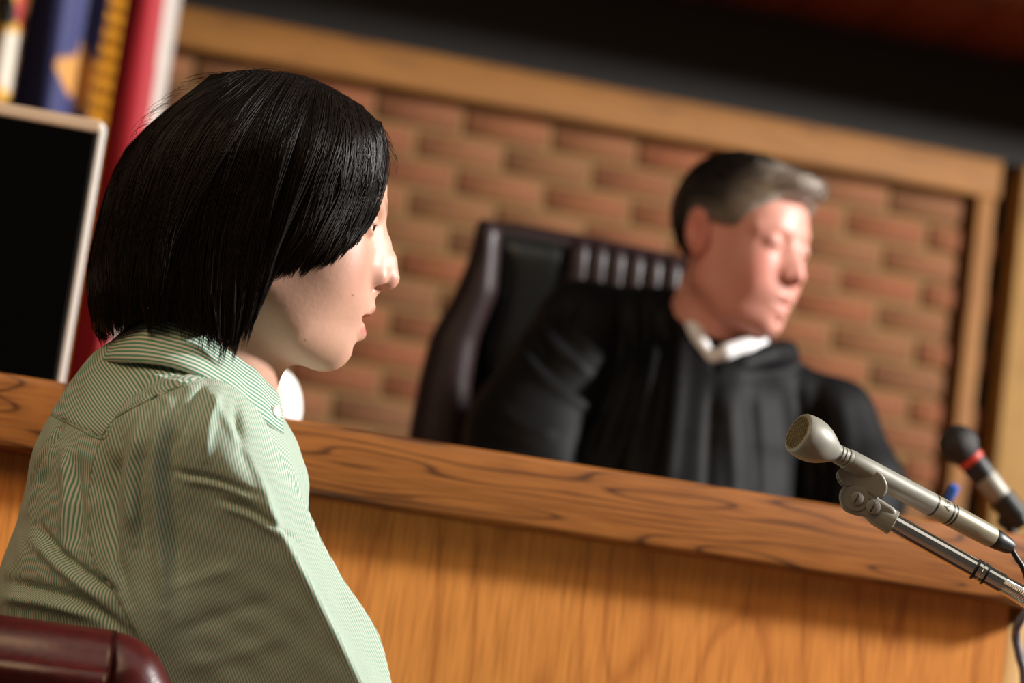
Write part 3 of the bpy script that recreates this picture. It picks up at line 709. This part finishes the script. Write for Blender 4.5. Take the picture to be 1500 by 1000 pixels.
# short hair cap
lo, hi, h = (-112, -92, -80), (112, 92, 128), 2.8
X, Y, Z = grid(lo, hi, h); A = np.abs(Y)
F = ell(X, Y, Z, (-3, 0, 24), (96, 78.5, 84)); F = smin(F, ell(X, Y, Z, (42, 0, 60), (54, 54, 36)), 14)
F = smin(F, ell(X, Y, Z, (82, 6, 74), (20, 42, 17)), 12)
hl = X - np.where(Z > 52, 84 + (Z - 52) * .9 - A * .18, np.where(Z > 0, 40 + Z * .72, 12))     # hairline in front
hl = np.maximum(hl, -(Z + 62 + np.minimum(X, 0) * .05)); hl = np.maximum(hl, np.where(X > -22, -(Z - 2 + (X > 4) * np.maximum(-X - 6, 0)), -1e3))
F = smax(F, hl, 7)
hv, hf = surf_nets(F, lo, h, 2); hn = vnormals(hv, hf)
def hair_col(q):
    g = np.clip((q[:, 0] - 20) / 45, 0, 1) * np.clip((q[:, 2] + 30) / 50, 0, 1); g = np.maximum(g, .45 * np.clip(1 - np.abs(q[:, 2] - 5) / 30, 0, 1) * (q[:, 0] > -30))
    return np.array(lin((30, 22, 18))) * (1 - g[:, None]) + np.array(lin((172, 160, 148))) * g[:, None]
r = np.random.default_rng(3); n = 5200; i = r.integers(0, len(hv), n); p0 = hv[i] - hn[i] * 2; x = np.linspace(0, 1, 6)
comb = np.stack([np.full(n, .9), -.35 + .3 * r.normal(size=n), .1 - .6 * (p0[:, 2] < 60)], 1); comb -= (comb * hn[i]).sum(1, keepdims=True) * hn[i]
ln = np.where(p0[:, 2] > 55, 17, 9)[:, None, None] * r.uniform(.6, 1.2, n)[:, None, None]
p = p0[:, None] + ln * (comb[:, None] * x[None, :, None] + hn[i][:, None] * (.55 * x - .35 * x ** 2)[None, :, None])
tv, tf_ = tubes_vf(tfj(p), np.full((n, 6), .0006) * np.linspace(1, .3, 6)[None], 3)
me = mesh_np('hair', np.concatenate([tfj(hv), tv]), np.concatenate([hf, tf_ + len(hv)]))
attr_col(me, np.concatenate([hair_col(hv), np.repeat(hair_col(p0) * r.uniform(.7, 1.3, (n, 1)), 18, 0)])); link('hair', me, M_hairgrey, judge)

def robe_sdf(U, V, W):
    t = chain(U, V, W * .85, [(1030, 505, 20, 62), (1010, 640, 10, 165), (985, 800, 0, 205), (980, 960, 0, 215)], 30)
    t = smin(t, chain(U, V, W, [(1010, 484, 20, 64), (866, 488, 10, 68)]), 36)
    t = smin(t, chain(U, V, W, [(1050, 540, 10, 60), (1222, 618, 20, 58)]), 36)
    t = smin(t, chain(U, V, W, [(852, 488, 0, 74), (780, 640, -80, 100), (770, 760, -170, 95), (900, 850, -260, 70)], 20), 26)
    t = smin(t, chain(U, V, W, [(1220, 618, 10, 62), (1258, 720, -40, 68), (1240, 830, -140, 66), (1140, 860, -240, 60)], 20), 22)
    t = smax(t, V - 846, 6)
    # neck opening: a V in front
    nk = cone(U, V, W, (1085, 380, -10), (1052, 520, -5), 66, 56)
    vn = np.maximum(np.maximum(-(V - 420), (np.abs(U - 1046 + (V - 540) * .12) - (545 - V) * .52)), W - 10) 
    t = smax(smax(t, -nk, 4), -vn, 4)
    t = smin(t, chain(U, V, W, [(982, 438, 50, 18), (983, 460, -44, 17), (1002, 503, -88, 16), (1036, 549, -112, 14)]), 8)
    return smin(t, chain(U, V, W, [(1040, 547, -108, 14), (1086, 534, -108, 15), (1126, 520, -70, 18), (1150, 520, 0, 22)]), 8)
RF = [([(824, 423), (802, 470), (808, 505), (840, 530), (876, 556)], 10, 10), ([(842, 440), (826, 475), (836, 500), (862, 520)], -9, 9),
      ([(778, 480), (770, 516), (798, 556), (850, 590), (880, 620)], 9, 10), ([(800, 500), (796, 528), (822, 556), (866, 584)], -8, 9),
      ([(944, 440), (939, 532), (892, 700)], -14, 9), ([(960, 440), (958, 532), (915, 700)], 9, 10), ([(913, 444), (902, 553), (836, 700)], -13, 9),
      ([(930, 440), (922, 545), (866, 700)], 10, 9), ([(978, 450), (968, 580), (944, 720)], -10, 9), ([(1000, 480), (990, 600), (975, 730)], 8, 11),
      ([(1046, 560), (1040, 640), (1036, 740)], -6, 8), ([(1066, 580), (1072, 660), (1078, 740)], 7, 11), ([(1100, 560), (1108, 650), (1112, 740)], -9, 10),
      ([(1132, 540), (1146, 640), (1150, 740)], 7, 11), ([(1165, 545), (1180, 640), (1190, 740)], -11, 11), ([(1196, 570), (1200, 640), (1206, 740)], -14, 9),
      ([(720, 590), (760, 620), (820, 640)], 5, 12), ([(700, 640), (760, 660), (820, 690)], -6, 10), ([(1225, 570), (1240, 640), (1236, 720)], 5, 12)]
LOr, HIr, Hr = (560, 400, -340), (1400, 950, 240), 6.0
U, V, W = grid(LOr, HIr, Hr); v, f = surf_nets(robe_sdf(U, V, W), LOr, Hr, 2); n = vnormals(v, f)
v = folds(v + n * (2.2 * wav(v, 21, 50, stretch=(1, .4, 1)))[:, None], n, RF)
robe = link('robe', mesh_np('robe', j2(v), f[:, ::-1]), M_robe, judge)
# white shirt collar inside the V: two folded wings
U, V, W = grid((970, 415, -145), (1140, 560, 70), 3.0)
cw = np.minimum(chain(U, V, W, [(998, 434, 30, 10), (1001, 452, -40, 12), (1019, 488, -88, 13), (1040, 524, -116, 9)]),
                chain(U, V, W, [(1040, 526, -116, 9), (1064, 516, -116, 13), (1092, 507, -100, 13), (1116, 500, -60, 10)]))
cv, cf = surf_nets(cw, (970, 415, -145), 3.0, 2); link('shirt_collar', mesh_np('shirt_collar', j2(cv), cf[:, ::-1]), M_white, judge)

# ------------------------------------------------------------------ judge's chair
cb = j2((930, 900, 420))
jch = tag(empty('high_back_chair', (cb[0], cb[1], .30)), 'high-backed dark oxblood leather chair with pleated centre, behind the robed person', 'chair')
def slab(name, poly, w0, w1, rnd, mat, tilt=0.0, h=7.0, curve=None):
    p = np.array(poly, float); lo = (p[:, 0].min() - 20, p[:, 1].min() - 20, w0 - 30); hi = (p[:, 0].max() + 20, p[:, 1].max() + 20, w1 + 30)
    if curve: hi = (hi[0], hi[1], hi[2] + 60); lo = (lo[0], lo[1], lo[2] - 60)
    U, V, W = grid(lo, hi, h); u2, v2 = np.broadcast_arrays(U[:, :, 0], V[:, :, 0]); d = poly_dist(u2, v2, poly)[:, :, None]
    Wc = W - (curve(U, V) if curve else 0)
    F = smax(d, np.abs(Wc - (w0 + w1) / 2) - (w1 - w0) / 2, rnd); v, f = surf_nets(F, lo, h, 2)
    return link(name, mesh_np(name, j2(v), f[:, ::-1]), mat, jch)
slab('back_shell', [(704, 320), (760, 326), (880, 348), (990, 372), (1060, 390), (1100, 412), (1125, 520), (1135, 640), (1145, 900), (620, 900), (640, 640), (668, 500), (690, 400)], 330, 375, 26, M_darkleather)
slab('wing', [(700, 320), (722, 322), (735, 340), (728, 430), (700, 500), (690, 560), (684, 660), (690, 900), (585, 900), (598, 637), (612, 560), (630, 492), (664, 432), (686, 380)], 150, 350, 40, M_darkleather)
slab('wing', [(1080, 410), (1110, 414), (1135, 520), (1160, 640), (1168, 900), (1110, 900), (1096, 640), (1066, 520)], 150, 350, 40, M_darkleather)
slab('side_cushion', [(726, 338), (832, 358), (836, 420), (830, 640), (826, 900), (690, 900), (690, 640), (706, 500), (728, 420)], 285, 345, 34, M_blackleather)
for k in range(9):
    x = 848 + k * 27; y = 362 + k * 5.6
    p = j2(np.array([(x - 2, y - 4, 325), (x, y + 8, 305), (x - 4, y + 60, 300), (x - 16, y + 150, 300), (x - 40, y + 320, 305)]))
    tube('pleat', p, [.008, .017, .019, .019, .019], M_darkleather, jch, 20, 12)
slab('seat', [(680, 850), (1180, 850), (1190, 905), (670, 905)], -60, 340, 30, M_darkleather, h=10)
sc = j2((930, 905, 150)); lathe('column', [(0, .035), (max(.1, sc[2] - .36), .035)], (sc[0], sc[1], .36), (0, 0, 1), M_dark, jch, 20)
for k in range(5):
    a = k * 2 * math.pi / 5; d = np.array((math.cos(a), math.sin(a), 0)); c = np.array((sc[0], sc[1], .38))
    tube('leg', [c, c + d * .17, c + d * .28 - np.array((0, 0, .062))], [.024, .02, .016], M_dark, jch, 10, 10)

# ------------------------------------------------------------------ grey microphone
MD = 1.86; px = MD / FPX
a0 = P(1168, 633, MD - .028); a1 = P(1456, 788, MD + .045); axm = a1 - a0; Lm = np.linalg.norm(axm); axm /= Lm
bpos = P(1640, 980, MD - .02)
mic = tag(empty('microphone', (float(bpos[0]), float(bpos[1]), 0.70)), 'satin grey microphone with bulb head clamped on a chrome gooseneck', 'microphone')
k = Lm / px / 327.0
def pr(*sr, k=k): return [(s * px * k, r * px) for s, r in sr]
def pr1(*sr): return pr(*sr, k=1.0)
lathe('head', pr((0, 26), (1, 29.5), (3, 31), (10, 32.5), (20, 33), (30, 31.5), (40, 27.5), (50, 21.5), (57, 16.5), (61, 14)), a0, axm, M_micgrey, mic, 40, 60)
lathe('grille', pr((-2.2, .5), (-2, 8), (-1.2, 17), (.2, 25), (1.5, 27.5)), a0, axm, M_grille, mic, 40, 60)
fr3 = axis_frame(axm)
gh = []
for gx in np.arange(-24, 25, 4.4):
    L_ = math.sqrt(max(0, 26 ** 2 - gx ** 2))
    for sw in (0, 1):
        u = np.linspace(-L_, L_, 9); zz = -2.6 + (u ** 2 + gx ** 2) / 260
        loc = np.stack([np.full(9, gx), u, zz], 1) if sw == 0 else np.stack([u, np.full(9, gx), zz], 1)
        gh.append(a0 + (loc * px) @ fr3)
gv, gf = tubes_vf(np.array(gh), np.full((len(gh), 9), .55 * px), 4); link('grille_wire', mesh_np('grille_wire', gv, gf), M_grille, mic)
lathe('neck_rings', pr((59, 12), (60, 14), (63.5, 14), (64, 12.5), (65, 12.5), (65.5, 14.2), (69, 14.2), (69.5, 12.8), (70.5, 12.8), (71, 14.6), (75, 14.6), (75.5, 13.2), (77, 13.2), (78, 15.2), (84, 15.6)), a0, axm, M_micgrey, mic, 32, 30)
lathe('handle', pr((82, 15.4), (84, 16.2), (120, 16.8), (218, 17.4), (219, 17.4)), a0, axm, M_micgrey, mic, 36, 30)
for s0, s1 in ((218.5, 222), (245, 248), (251, 253.5)): lathe('black_ring', pr((s0, 16), (s0, 17.2), (s1, 17.2), (s1, 16)), a0, axm, M_dark, mic, 36, 30)
lathe('label_band', pr((222, 17), (222.2, 17.6), (244.8, 17.6), (245, 17)), a0, axm, M_micbeige, mic, 36, 30)
lathe('tail', pr((248, 17), (248.2, 17.4), (250.8, 17.4), (251, 16.5), (253.5, 17), (254, 17.5), (290, 17.2), (322, 16.4), (324, 15)), a0, axm, M_micbeige, mic, 36, 30)
lathe('connector', pr((323, 14.6), (324, 15.4), (334, 15), (352, 12.2), (356, 10.5), (357, 5)), a0, axm, M_dark, mic, 30, 40)
ce = a0 + axm * 355 * px * k
tube('cable', [ce, P(1490, 818, MD + .05), P(1501, 838, MD + .05), P(1522, 905, MD + .05), P(1560, 1010, MD + .04), P(1600, 1150, MD + .03)], 4.2 * px, M_dark, mic, 40, 12)
# maker's letters printed round the band
tcu = bpy.data.curves.new('letters', 'FONT'); tcu.body = 'EV'; tcu.size = 15 * px; tcu.extrude = .35 * px; tcu.align_x = 'CENTER'; tcu.align_y = 'CENTER'
to = bpy.data.objects.new('tmp_letters', tcu); COL.objects.link(to)
dg = bpy.context.evaluated_depsgraph_get(); lm = bpy.data.meshes.new_from_object(to.evaluated_get(dg)); bpy.data.objects.remove(to)
co = np.array([vv.co[:] for vv in lm.vertices]); nrm = -FW * .8 + UP * .5 + RT * .15; nrm -= (nrm @ axm) * axm; nrm /= np.linalg.norm(nrm); tx = np.cross(axm, nrm)
ang = co[:, 0] / (17.7 * px); rad = 17.7 * px + co[:, 2]
wv = a0 + axm * 233.5 * px * k - np.outer(co[:, 1], -axm) * 1 + (np.cos(ang) * rad)[:, None] * nrm + (np.sin(ang) * rad)[:, None] * tx
lm.vertices.foreach_set('co', wv.astype(np.float32).ravel()); lm.update(); link('letters', lm, M_dark, mic)
# clamp: saddle, swivel lug, screws, socket
nv = -FW
def disc(name, c, r, th, mat, par=mic, prof=None): return lathe(name, [(0, r * px), (th * px * .8, r * px), (th * px, r * px * .88)], c, nv, mat, par, 28, 40)
def plate(name, poly, d0, th, mat, par=mic, rnd=3):
    Sx = Sculpt(d0); p = np.array(poly, float); lo = (p[:, 0].min() - 8, p[:, 1].min() - 8, -th / 2 - 6); hi = (p[:, 0].max() + 8, p[:, 1].max() + 8, th / 2 + 6)
    U, V, W = grid(lo, hi, 1.2); u2, v2 = np.broadcast_arrays(U[:, :, 0], V[:, :, 0]); d = poly_dist(u2, v2, poly)[:, :, None]
    v, f = surf_nets(smax(d, np.abs(W) - th / 2, rnd), lo, 1.2, 2); return link(name, mesh_np(name, Sx.world(v), f[:, ::-1]), mat, par)
sad = spline([(1226, 690), (1236, 682), (1252, 680), (1272, 684), (1290, 692), (1299, 706), (1300, 718), (1294, 727), (1282, 728), (1266, 718), (1252, 712), (1240, 712), (1232, 706), (1226, 694)], 60)
plate('saddle', sad, MD - .0085, 5, M_micgrey)
sadb = sad.copy(); plate('saddle', sadb + np.array((-2, 3)), MD + .0085, 5, M_micgrey)
lug = spline([(1236, 712), (1254, 708), (1272, 714), (1286, 728), (1298, 736), (1313, 748), (1310, 764), (1300, 778), (1286, 770), (1268, 758), (1250, 754), (1235, 746), (1229, 730), (1231, 718), (1236, 712)], 60)
plate('swivel_lug', lug, MD - .002, 26, M_micgrey, rnd=6)
disc('boss', P(1254, 729, MD - .0085), 19, 3, M_micgrey)
for c, r_ in (((1255, 730), 9.5), ((1279, 742), 10.5)):
    s_ = disc('screw', P(*c, MD - .0095), r_, 4, M_micgrey)
    q0, q1 = P(c[0] - 4, c[1] + 7, MD - .0117), P(c[0] + 4, c[1] - 7, MD - .0117); tube('slot', [q0, q1], .9 * px, M_dark, s_, 4, 6)
b0 = P(1284, 752, MD); b1 = P(1432, 835, MD - .01); axs = b1 - b0; Ls = np.linalg.norm(axs) / px; axs /= np.linalg.norm(axs)
lathe('socket', pr1((-12, 14), (0, 17.5), (22, 18.5), (28, 18.8), (29, 16)), b0, axs, M_micgrey, mic, 32, 35)
lathe('chrome_tube', pr1((26, 14), (27, 14.2), (Ls - 6, 14.2), (Ls - 5, 13)), b0, axs, M_chrome, mic, 32, 35)
lathe('black_ring', pr1((Ls - 6, 13), (Ls - 5.5, 16), (Ls - 2, 16), (Ls - 1.5, 13)), b0, axs, M_dark, mic, 32, 30)
lathe('collar', pr1((Ls - 2, 13), (Ls - 1.5, 16.2), (Ls + 3, 16.2), (Ls + 3.5, 15), (Ls + 5, 15), (Ls + 5.5, 16.2), (Ls + 10, 16.2), (Ls + 10.5, 14.5), (Ls + 12, 14.5)), b0, axs, M_chrome, mic, 32, 30)
lathe('black_ring', pr1((Ls + 11, 13), (Ls + 11.2, 15.6), (Ls + 14, 15.6), (Ls + 14.5, 13)), b0, axs, M_dark, mic, 32, 30)
lathe('ferrule', pr1((Ls + 14, 14), (Ls + 14.5, 15), (Ls + 40, 15), (Ls + 41, 13.5)), b0, axs, M_chrome, mic, 32, 30)
g0 = b0 + axs * (Ls + 39) * px
gpath = spline([g0 - axs * 4 * px, g0 + axs * 30 * px, P(1535, 900, MD - .012), P(1590, 960, MD - .015), P(1630, 1060, MD - .018), bpos * np.array((1, 1, 0)) + np.array((0, 0, .80)), bpos * np.array((1, 1, 0)) + np.array((0, 0, .72))], 460)
rib = (12.2 + 2.0 * np.abs(np.sin(np.arange(460) * math.pi / 5))) * px
gv, gf = tubes_vf(gpath[None], rib[None], 16); link('gooseneck', mesh_np('gooseneck', gv, gf), M_chrome, mic)
lathe('base', [(0, .055), (.012, .055), (.018, .045), (.022, .014)], (bpos[0], bpos[1], .70), (0, 0, 1), M_dark, mic, 32)
# ledge that carries the microphone (below the frame)
led = tag(empty('witness_ledge', (float(bpos[0]), float(bpos[1]), 0)), 'oak witness ledge carrying the grey microphone stand', 'ledge')
box('ledge_top', (bpos[0] - .12, bpos[1] - .35, .665), (bpos[0] + .25, bpos[1] + .22, .70), M_fascia, led, bev=.005)
box('ledge_front', (bpos[0] + .05, bpos[1] - .33, 0), (bpos[0] + .075, bpos[1] + .2, .665), M_front, led)

# ------------------------------------------------------------------ black microphone on the bench
BD = 2.62; pb = BD / FPX
h0 = P(1403, 650, BD); h1 = P(1482, 748, BD - .01); axb = h1 - h0; Lb = np.linalg.norm(axb) / pb; axb /= np.linalg.norm(axb)
bb = P(1540, 800, BD + .03)
m2 = tag(empty('microphone', (float(bb[0]), float(bb[1]), ZB1)), 'black ball-head microphone with a red ring standing on the bench', 'microphone')
def qb(*sr): return [(s * pb, r * pb) for s, r in sr]
lathe('head', qb((-28, 1), (-26, 10), (-20, 20), (-10, 27), (0, 29.5), (10, 28.5), (20, 23), (28, 18)), h0, axb, M_grilleblack, m2, 30, 60)
lathe('red_ring', qb((26, 18), (26.5, 20.5), (35, 20), (36, 17)), h0, axb, M_redring, m2, 30, 40)
lathe('handle', qb((35, 17), (37, 19.5), (52, 19), (62, 18), (63, 14)), h0, axb, M_dark, m2, 30, 40)
lathe('silver_band', qb((62, 14), (63, 18), (100, 16.5), (105, 13)), h0, axb, M_micgrey, m2, 30, 40)
lathe('tail', qb((104, 13), (105, 15.5), (150, 13), (152, 9)), h0, axb, M_dark, m2, 30, 40)
c = h0 + axb * 120 * pb
lathe('clip', qb((-20, 17), (-19, 20), (19, 19), (20, 16)), c, axb, M_dark, m2, 24, 40)
c2 = P(1478, 772, BD); tube('stand', [c, c2, P(1500, 800, BD + .01), np.array((bb[0], bb[1], ZB1 + .012))], 8 * pb, M_dark, m2, 24, 12)
lathe('clip_joint', qb((-12, 10), (-11, 12), (11, 12), (12, 10)), P(1474, 764, BD - .004), FW, M_dark, m2, 24)
lathe('base', [(0, .05), (.010, .05), (.014, .04), (.015, .01)], (bb[0], bb[1], ZB1), (0, 0, 1), M_dark, m2, 28)

# ------------------------------------------------------------------ pen, canister, display
p1 = P(1399, 711, 2.60); p0 = P(1370, 778, 2.62); p0[2] = max(p0[2], ZB1 + .012); axp = p1 - p0; Lp = np.linalg.norm(axp)
hold = tag(empty('pen_holder', (float(p0[0]), float(p0[1]), ZB1)), 'low black holder carrying a blue pen on the bench', 'pen holder')
lathe('cup', [(0, .022), (.016, .020), (.017, .008), (.010, .0075)], (p0[0], p0[1], ZB1), (0, 0, 1), M_dark, hold, 24)
pen = tag(empty('pen', (float(p0[0]), float(p0[1]), ZB1 + .012)), 'blue pen standing upright behind the bench edge', 'pen')
lathe('barrel', [(0, .0012), (.008, .0042), (Lp - .012, .0048)], p0, axp, M_blue, pen, 16)
lathe('end_cap', [(Lp - .012, .0052), (Lp - .002, .0052), (Lp, .004)], p0, axp, M_blue, pen, 16)
cn = P(400, 600, 2.60); cz = P(405, 537, 2.60)[2] - ZB1
can = tag(empty('canister', (float(cn[0]), float(cn[1]), ZB1)), 'small white dome-topped canister on the bench behind the collar', 'canister')
rr = .031
lathe('jar', [(0, rr * .96), (.003, rr), (cz * .45, rr), (cz * .46, rr * .97)], (cn[0], cn[1], ZB1), (0, 0, 1), M_whitegloss, can, 32)
lathe('dome_lid', [(cz * .46, rr * 1.01)] + [(cz * (.46 + .54 * math.sin(t)), rr * 1.01 * math.cos(t) + .0003) for t in np.linspace(.05, 1.55, 10)], (cn[0], cn[1], ZB1), (0, 0, 1), M_whitegloss, can, 32, 60)

YD = 2.62
tr = hitY(150, 178, YD); br = hitY(97, 556, YD); zt = tr[2]; xr = (tr[0] + br[0]) / 2
dsp = tag(empty('display_panel', (xr - .25, YD + .03, ZB1)), 'black flat display in pale casing standing on the bench before the flags', 'display')
wz = .52; dp = .075
box('casing', (xr - wz, YD + .004, ZB1), (xr, YD + dp, zt), M_pale, dsp, bev=.004)
box('screen', (xr - wz + .012, YD - .001, ZB1 + .004), (xr - .009, YD + .006, zt - .014), M_screen, dsp, bev=.001)
box('warm_lit_top', (xr - wz, YD - .0015, zt - .0135), (xr - .004, YD + dp - .004, zt + .0015), mat_plain('casing_warm_light', (172, 146, 120), .55, var=.04), dsp, bev=.003)  # casing top coloured beige to stand for the warm light falling on it
box('bezel_strip', (xr - .0085, YD - .0012, ZB1 + .002), (xr - .0055, YD + .006, zt - .012), M_gap, dsp)
box('edge_strip', (xr - .005, YD - .001, ZB1 + .002), (xr + .002, YD + .02, zt - .006), M_pale, dsp, bev=.001)

# ------------------------------------------------------------------ flags
def flag(label, x0, x1, z0, z1, colf, nf, depth, seed, ph=0.0, name='flag', FY=4.45):
    yoff = 0.0
    nx, nz = 70, 150; xm = (x0 + x1) / 2
    root = tag(empty(name, (xm, FY + yoff, .30)), label, 'flag', 'flags on poles beside the bench')
    s = np.linspace(0, 1, nx)[None, :]; t = np.linspace(0, 1, nz)[:, None]
    fan = .72 + .28 * t ** .6
    X = xm + (s - .5) * (x1 - x0) * fan + .006 * np.sin(t * 7 + s * 5 + seed)
    Y = FY + yoff + depth * np.sin(s * nf * 2 * math.pi + ph + .5 * np.sin(t * 3 + seed)) * (.5 + .5 * t) + .01 * np.sin(t * 5 + seed)
    Z = z1 + (z0 - z1) * t + .05 * s * (1 - t) + .0 * s
    v = np.stack([X, Y, Z + 0 * X], -1).reshape(-1, 3); idx = np.arange(nx * nz).reshape(nz, nx)
    fq = np.stack([idx[:-1, :-1], idx[1:, :-1], idx[1:, 1:], idx[:-1, 1:]], -1).reshape(-1, 4)
    me = mesh_np('cloth', v, fq); S_, T_ = np.broadcast_arrays(s, t)
    attr_col(me, colf(S_.ravel(), Z.ravel() if Z.shape == X.shape else np.broadcast_to(Z, X.shape).ravel(), v)); o = link('cloth', me, M_flag, root)
    md = o.modifiers.new('thickness', 'SOLIDIFY'); md.thickness = .0015
    lathe('pole', [(0, .010), (2.15, .010)], (xm - .02, FY + depth + .018, .32), (0, 0, 1), M_brass, root, 16)
    lathe('base', [(0, .055), (.02, .055), (.04, .035), (.06, .02)], (xm - .02, FY + depth + .018, .30), (0, 0, 1), M_brass, root, 24)
    return root, o
def xz(px_, py_, Y=4.45): q = hitY(px_, py_, Y); return q[0], q[2]
def pick(s, stops):
    c = np.zeros((len(s), 3)); c[:] = lin(stops[0][1])
    for p, col in stops[1:]: c[s > p] = lin(col)
    return c
x_r, zr_ = xz(250, 60); x_l, _ = xz(165, 60); 
def us(s, z, v):
    q = s + .10 * (z - 2.1) + .0
    c = pick(q, [(0, (170, 20, 36)), (.50, (168, 16, 32)), (.74, (196, 186, 178)), (1.2, (170, 20, 36))])
    c[(z > 2.33) & (s > .5)] = lin((40, 44, 110)); return c
us_r, _ = flag('red, white and blue striped flag hanging with gold fringe beside brick', x_l, x_r + .01, 1.05, 2.42, us, 1.0, .022, 1.0, 1.2)
# gold fringe down its edge
fx = x_l - .012; zz = np.linspace(2.4, 1.1, 260)
fp = np.stack([np.stack([np.full(6, fx) + np.linspace(-.018, .024, 6), np.full(6, 4.45 - .03) + .006 * math.sin(i), z - .004 * np.linspace(0, 3, 6)], 1) for i, z in enumerate(zz)])
fv, ff = tubes_vf(fp, np.full((260, 6), .0032), 4); fo = link('fringe', mesh_np('fringe', fv, ff), mat_plain('gold_fringe', (226, 158, 36), .5), us_r)
tag(fo, kind='stuff')
xb0, _ = xz(28, 60, 4.32); xb1, _ = xz(158, 60, 4.32)
exm, ezm = xz(118, 112, 4.32)
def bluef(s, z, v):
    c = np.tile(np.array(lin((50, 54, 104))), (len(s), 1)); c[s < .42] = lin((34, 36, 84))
    dx, dz = (v[:, 0] - exm), (v[:, 2] - ezm)
    em = (np.hypot(dx / .036, dz / .040) < 1) | (np.hypot((dx - .022) / .03, (dz + .032) / .035) < 1) | ((np.abs(dx + .004) < .007) & (dz > 0) & (dz < .062)) | (np.hypot((dx + .02) / .028, (dz - .006) / .022) < 1)
    c[em] = lin((206, 146, 72)); return c
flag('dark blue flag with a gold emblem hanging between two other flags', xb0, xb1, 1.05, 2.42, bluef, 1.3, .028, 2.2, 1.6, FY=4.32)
xm0, _ = xz(-130, 40, 4.19); xm1, _ = xz(46, 40, 4.19)
def mdf(s, z, v):
    a = (np.sin(v[:, 0] * 70 + z * 34) > 0) ^ (np.sin(z * 46 - v[:, 0] * 22) > 0)
    c = np.where(a[:, None], np.array(lin((222, 164, 40)))[None], np.array(lin((18, 14, 12)))[None])
    x2, z2 = xz(26, 95, 4.19); q = np.hypot((v[:, 0] - x2) / .045, (z - z2) / .055) < 1; c[q] = lin((216, 206, 190))
    x3, z3 = xz(44, 10, 4.19); q = np.hypot((v[:, 0] - x3) / .022, (z - z3) / .05) < 1; c[q] = lin((176, 40, 48)); return c
flag('yellow and black patterned flag with a white patch beside the blue flag', xm0, xm1, 1.05, 2.42, mdf, 1.7, .03, 3.1, 2.2, FY=4.19)

# hanging cable beside the bench corner
cb0 = P(1497, 905, 2.235)
tag(tube('cable', [cb0 + np.array((.03, .0, .05)), cb0, P(1488, 930, 2.26), P(1493, 960, 2.262), P(1500, 1010, 2.262), P(1490, 1200, 2.262), np.array((1.02, 2.262, .004))], .004, mat_plain('grey_cable', (96, 92, 104), .5), None, 50, 10), 'thin grey cable hanging down the bench corner', 'cable')
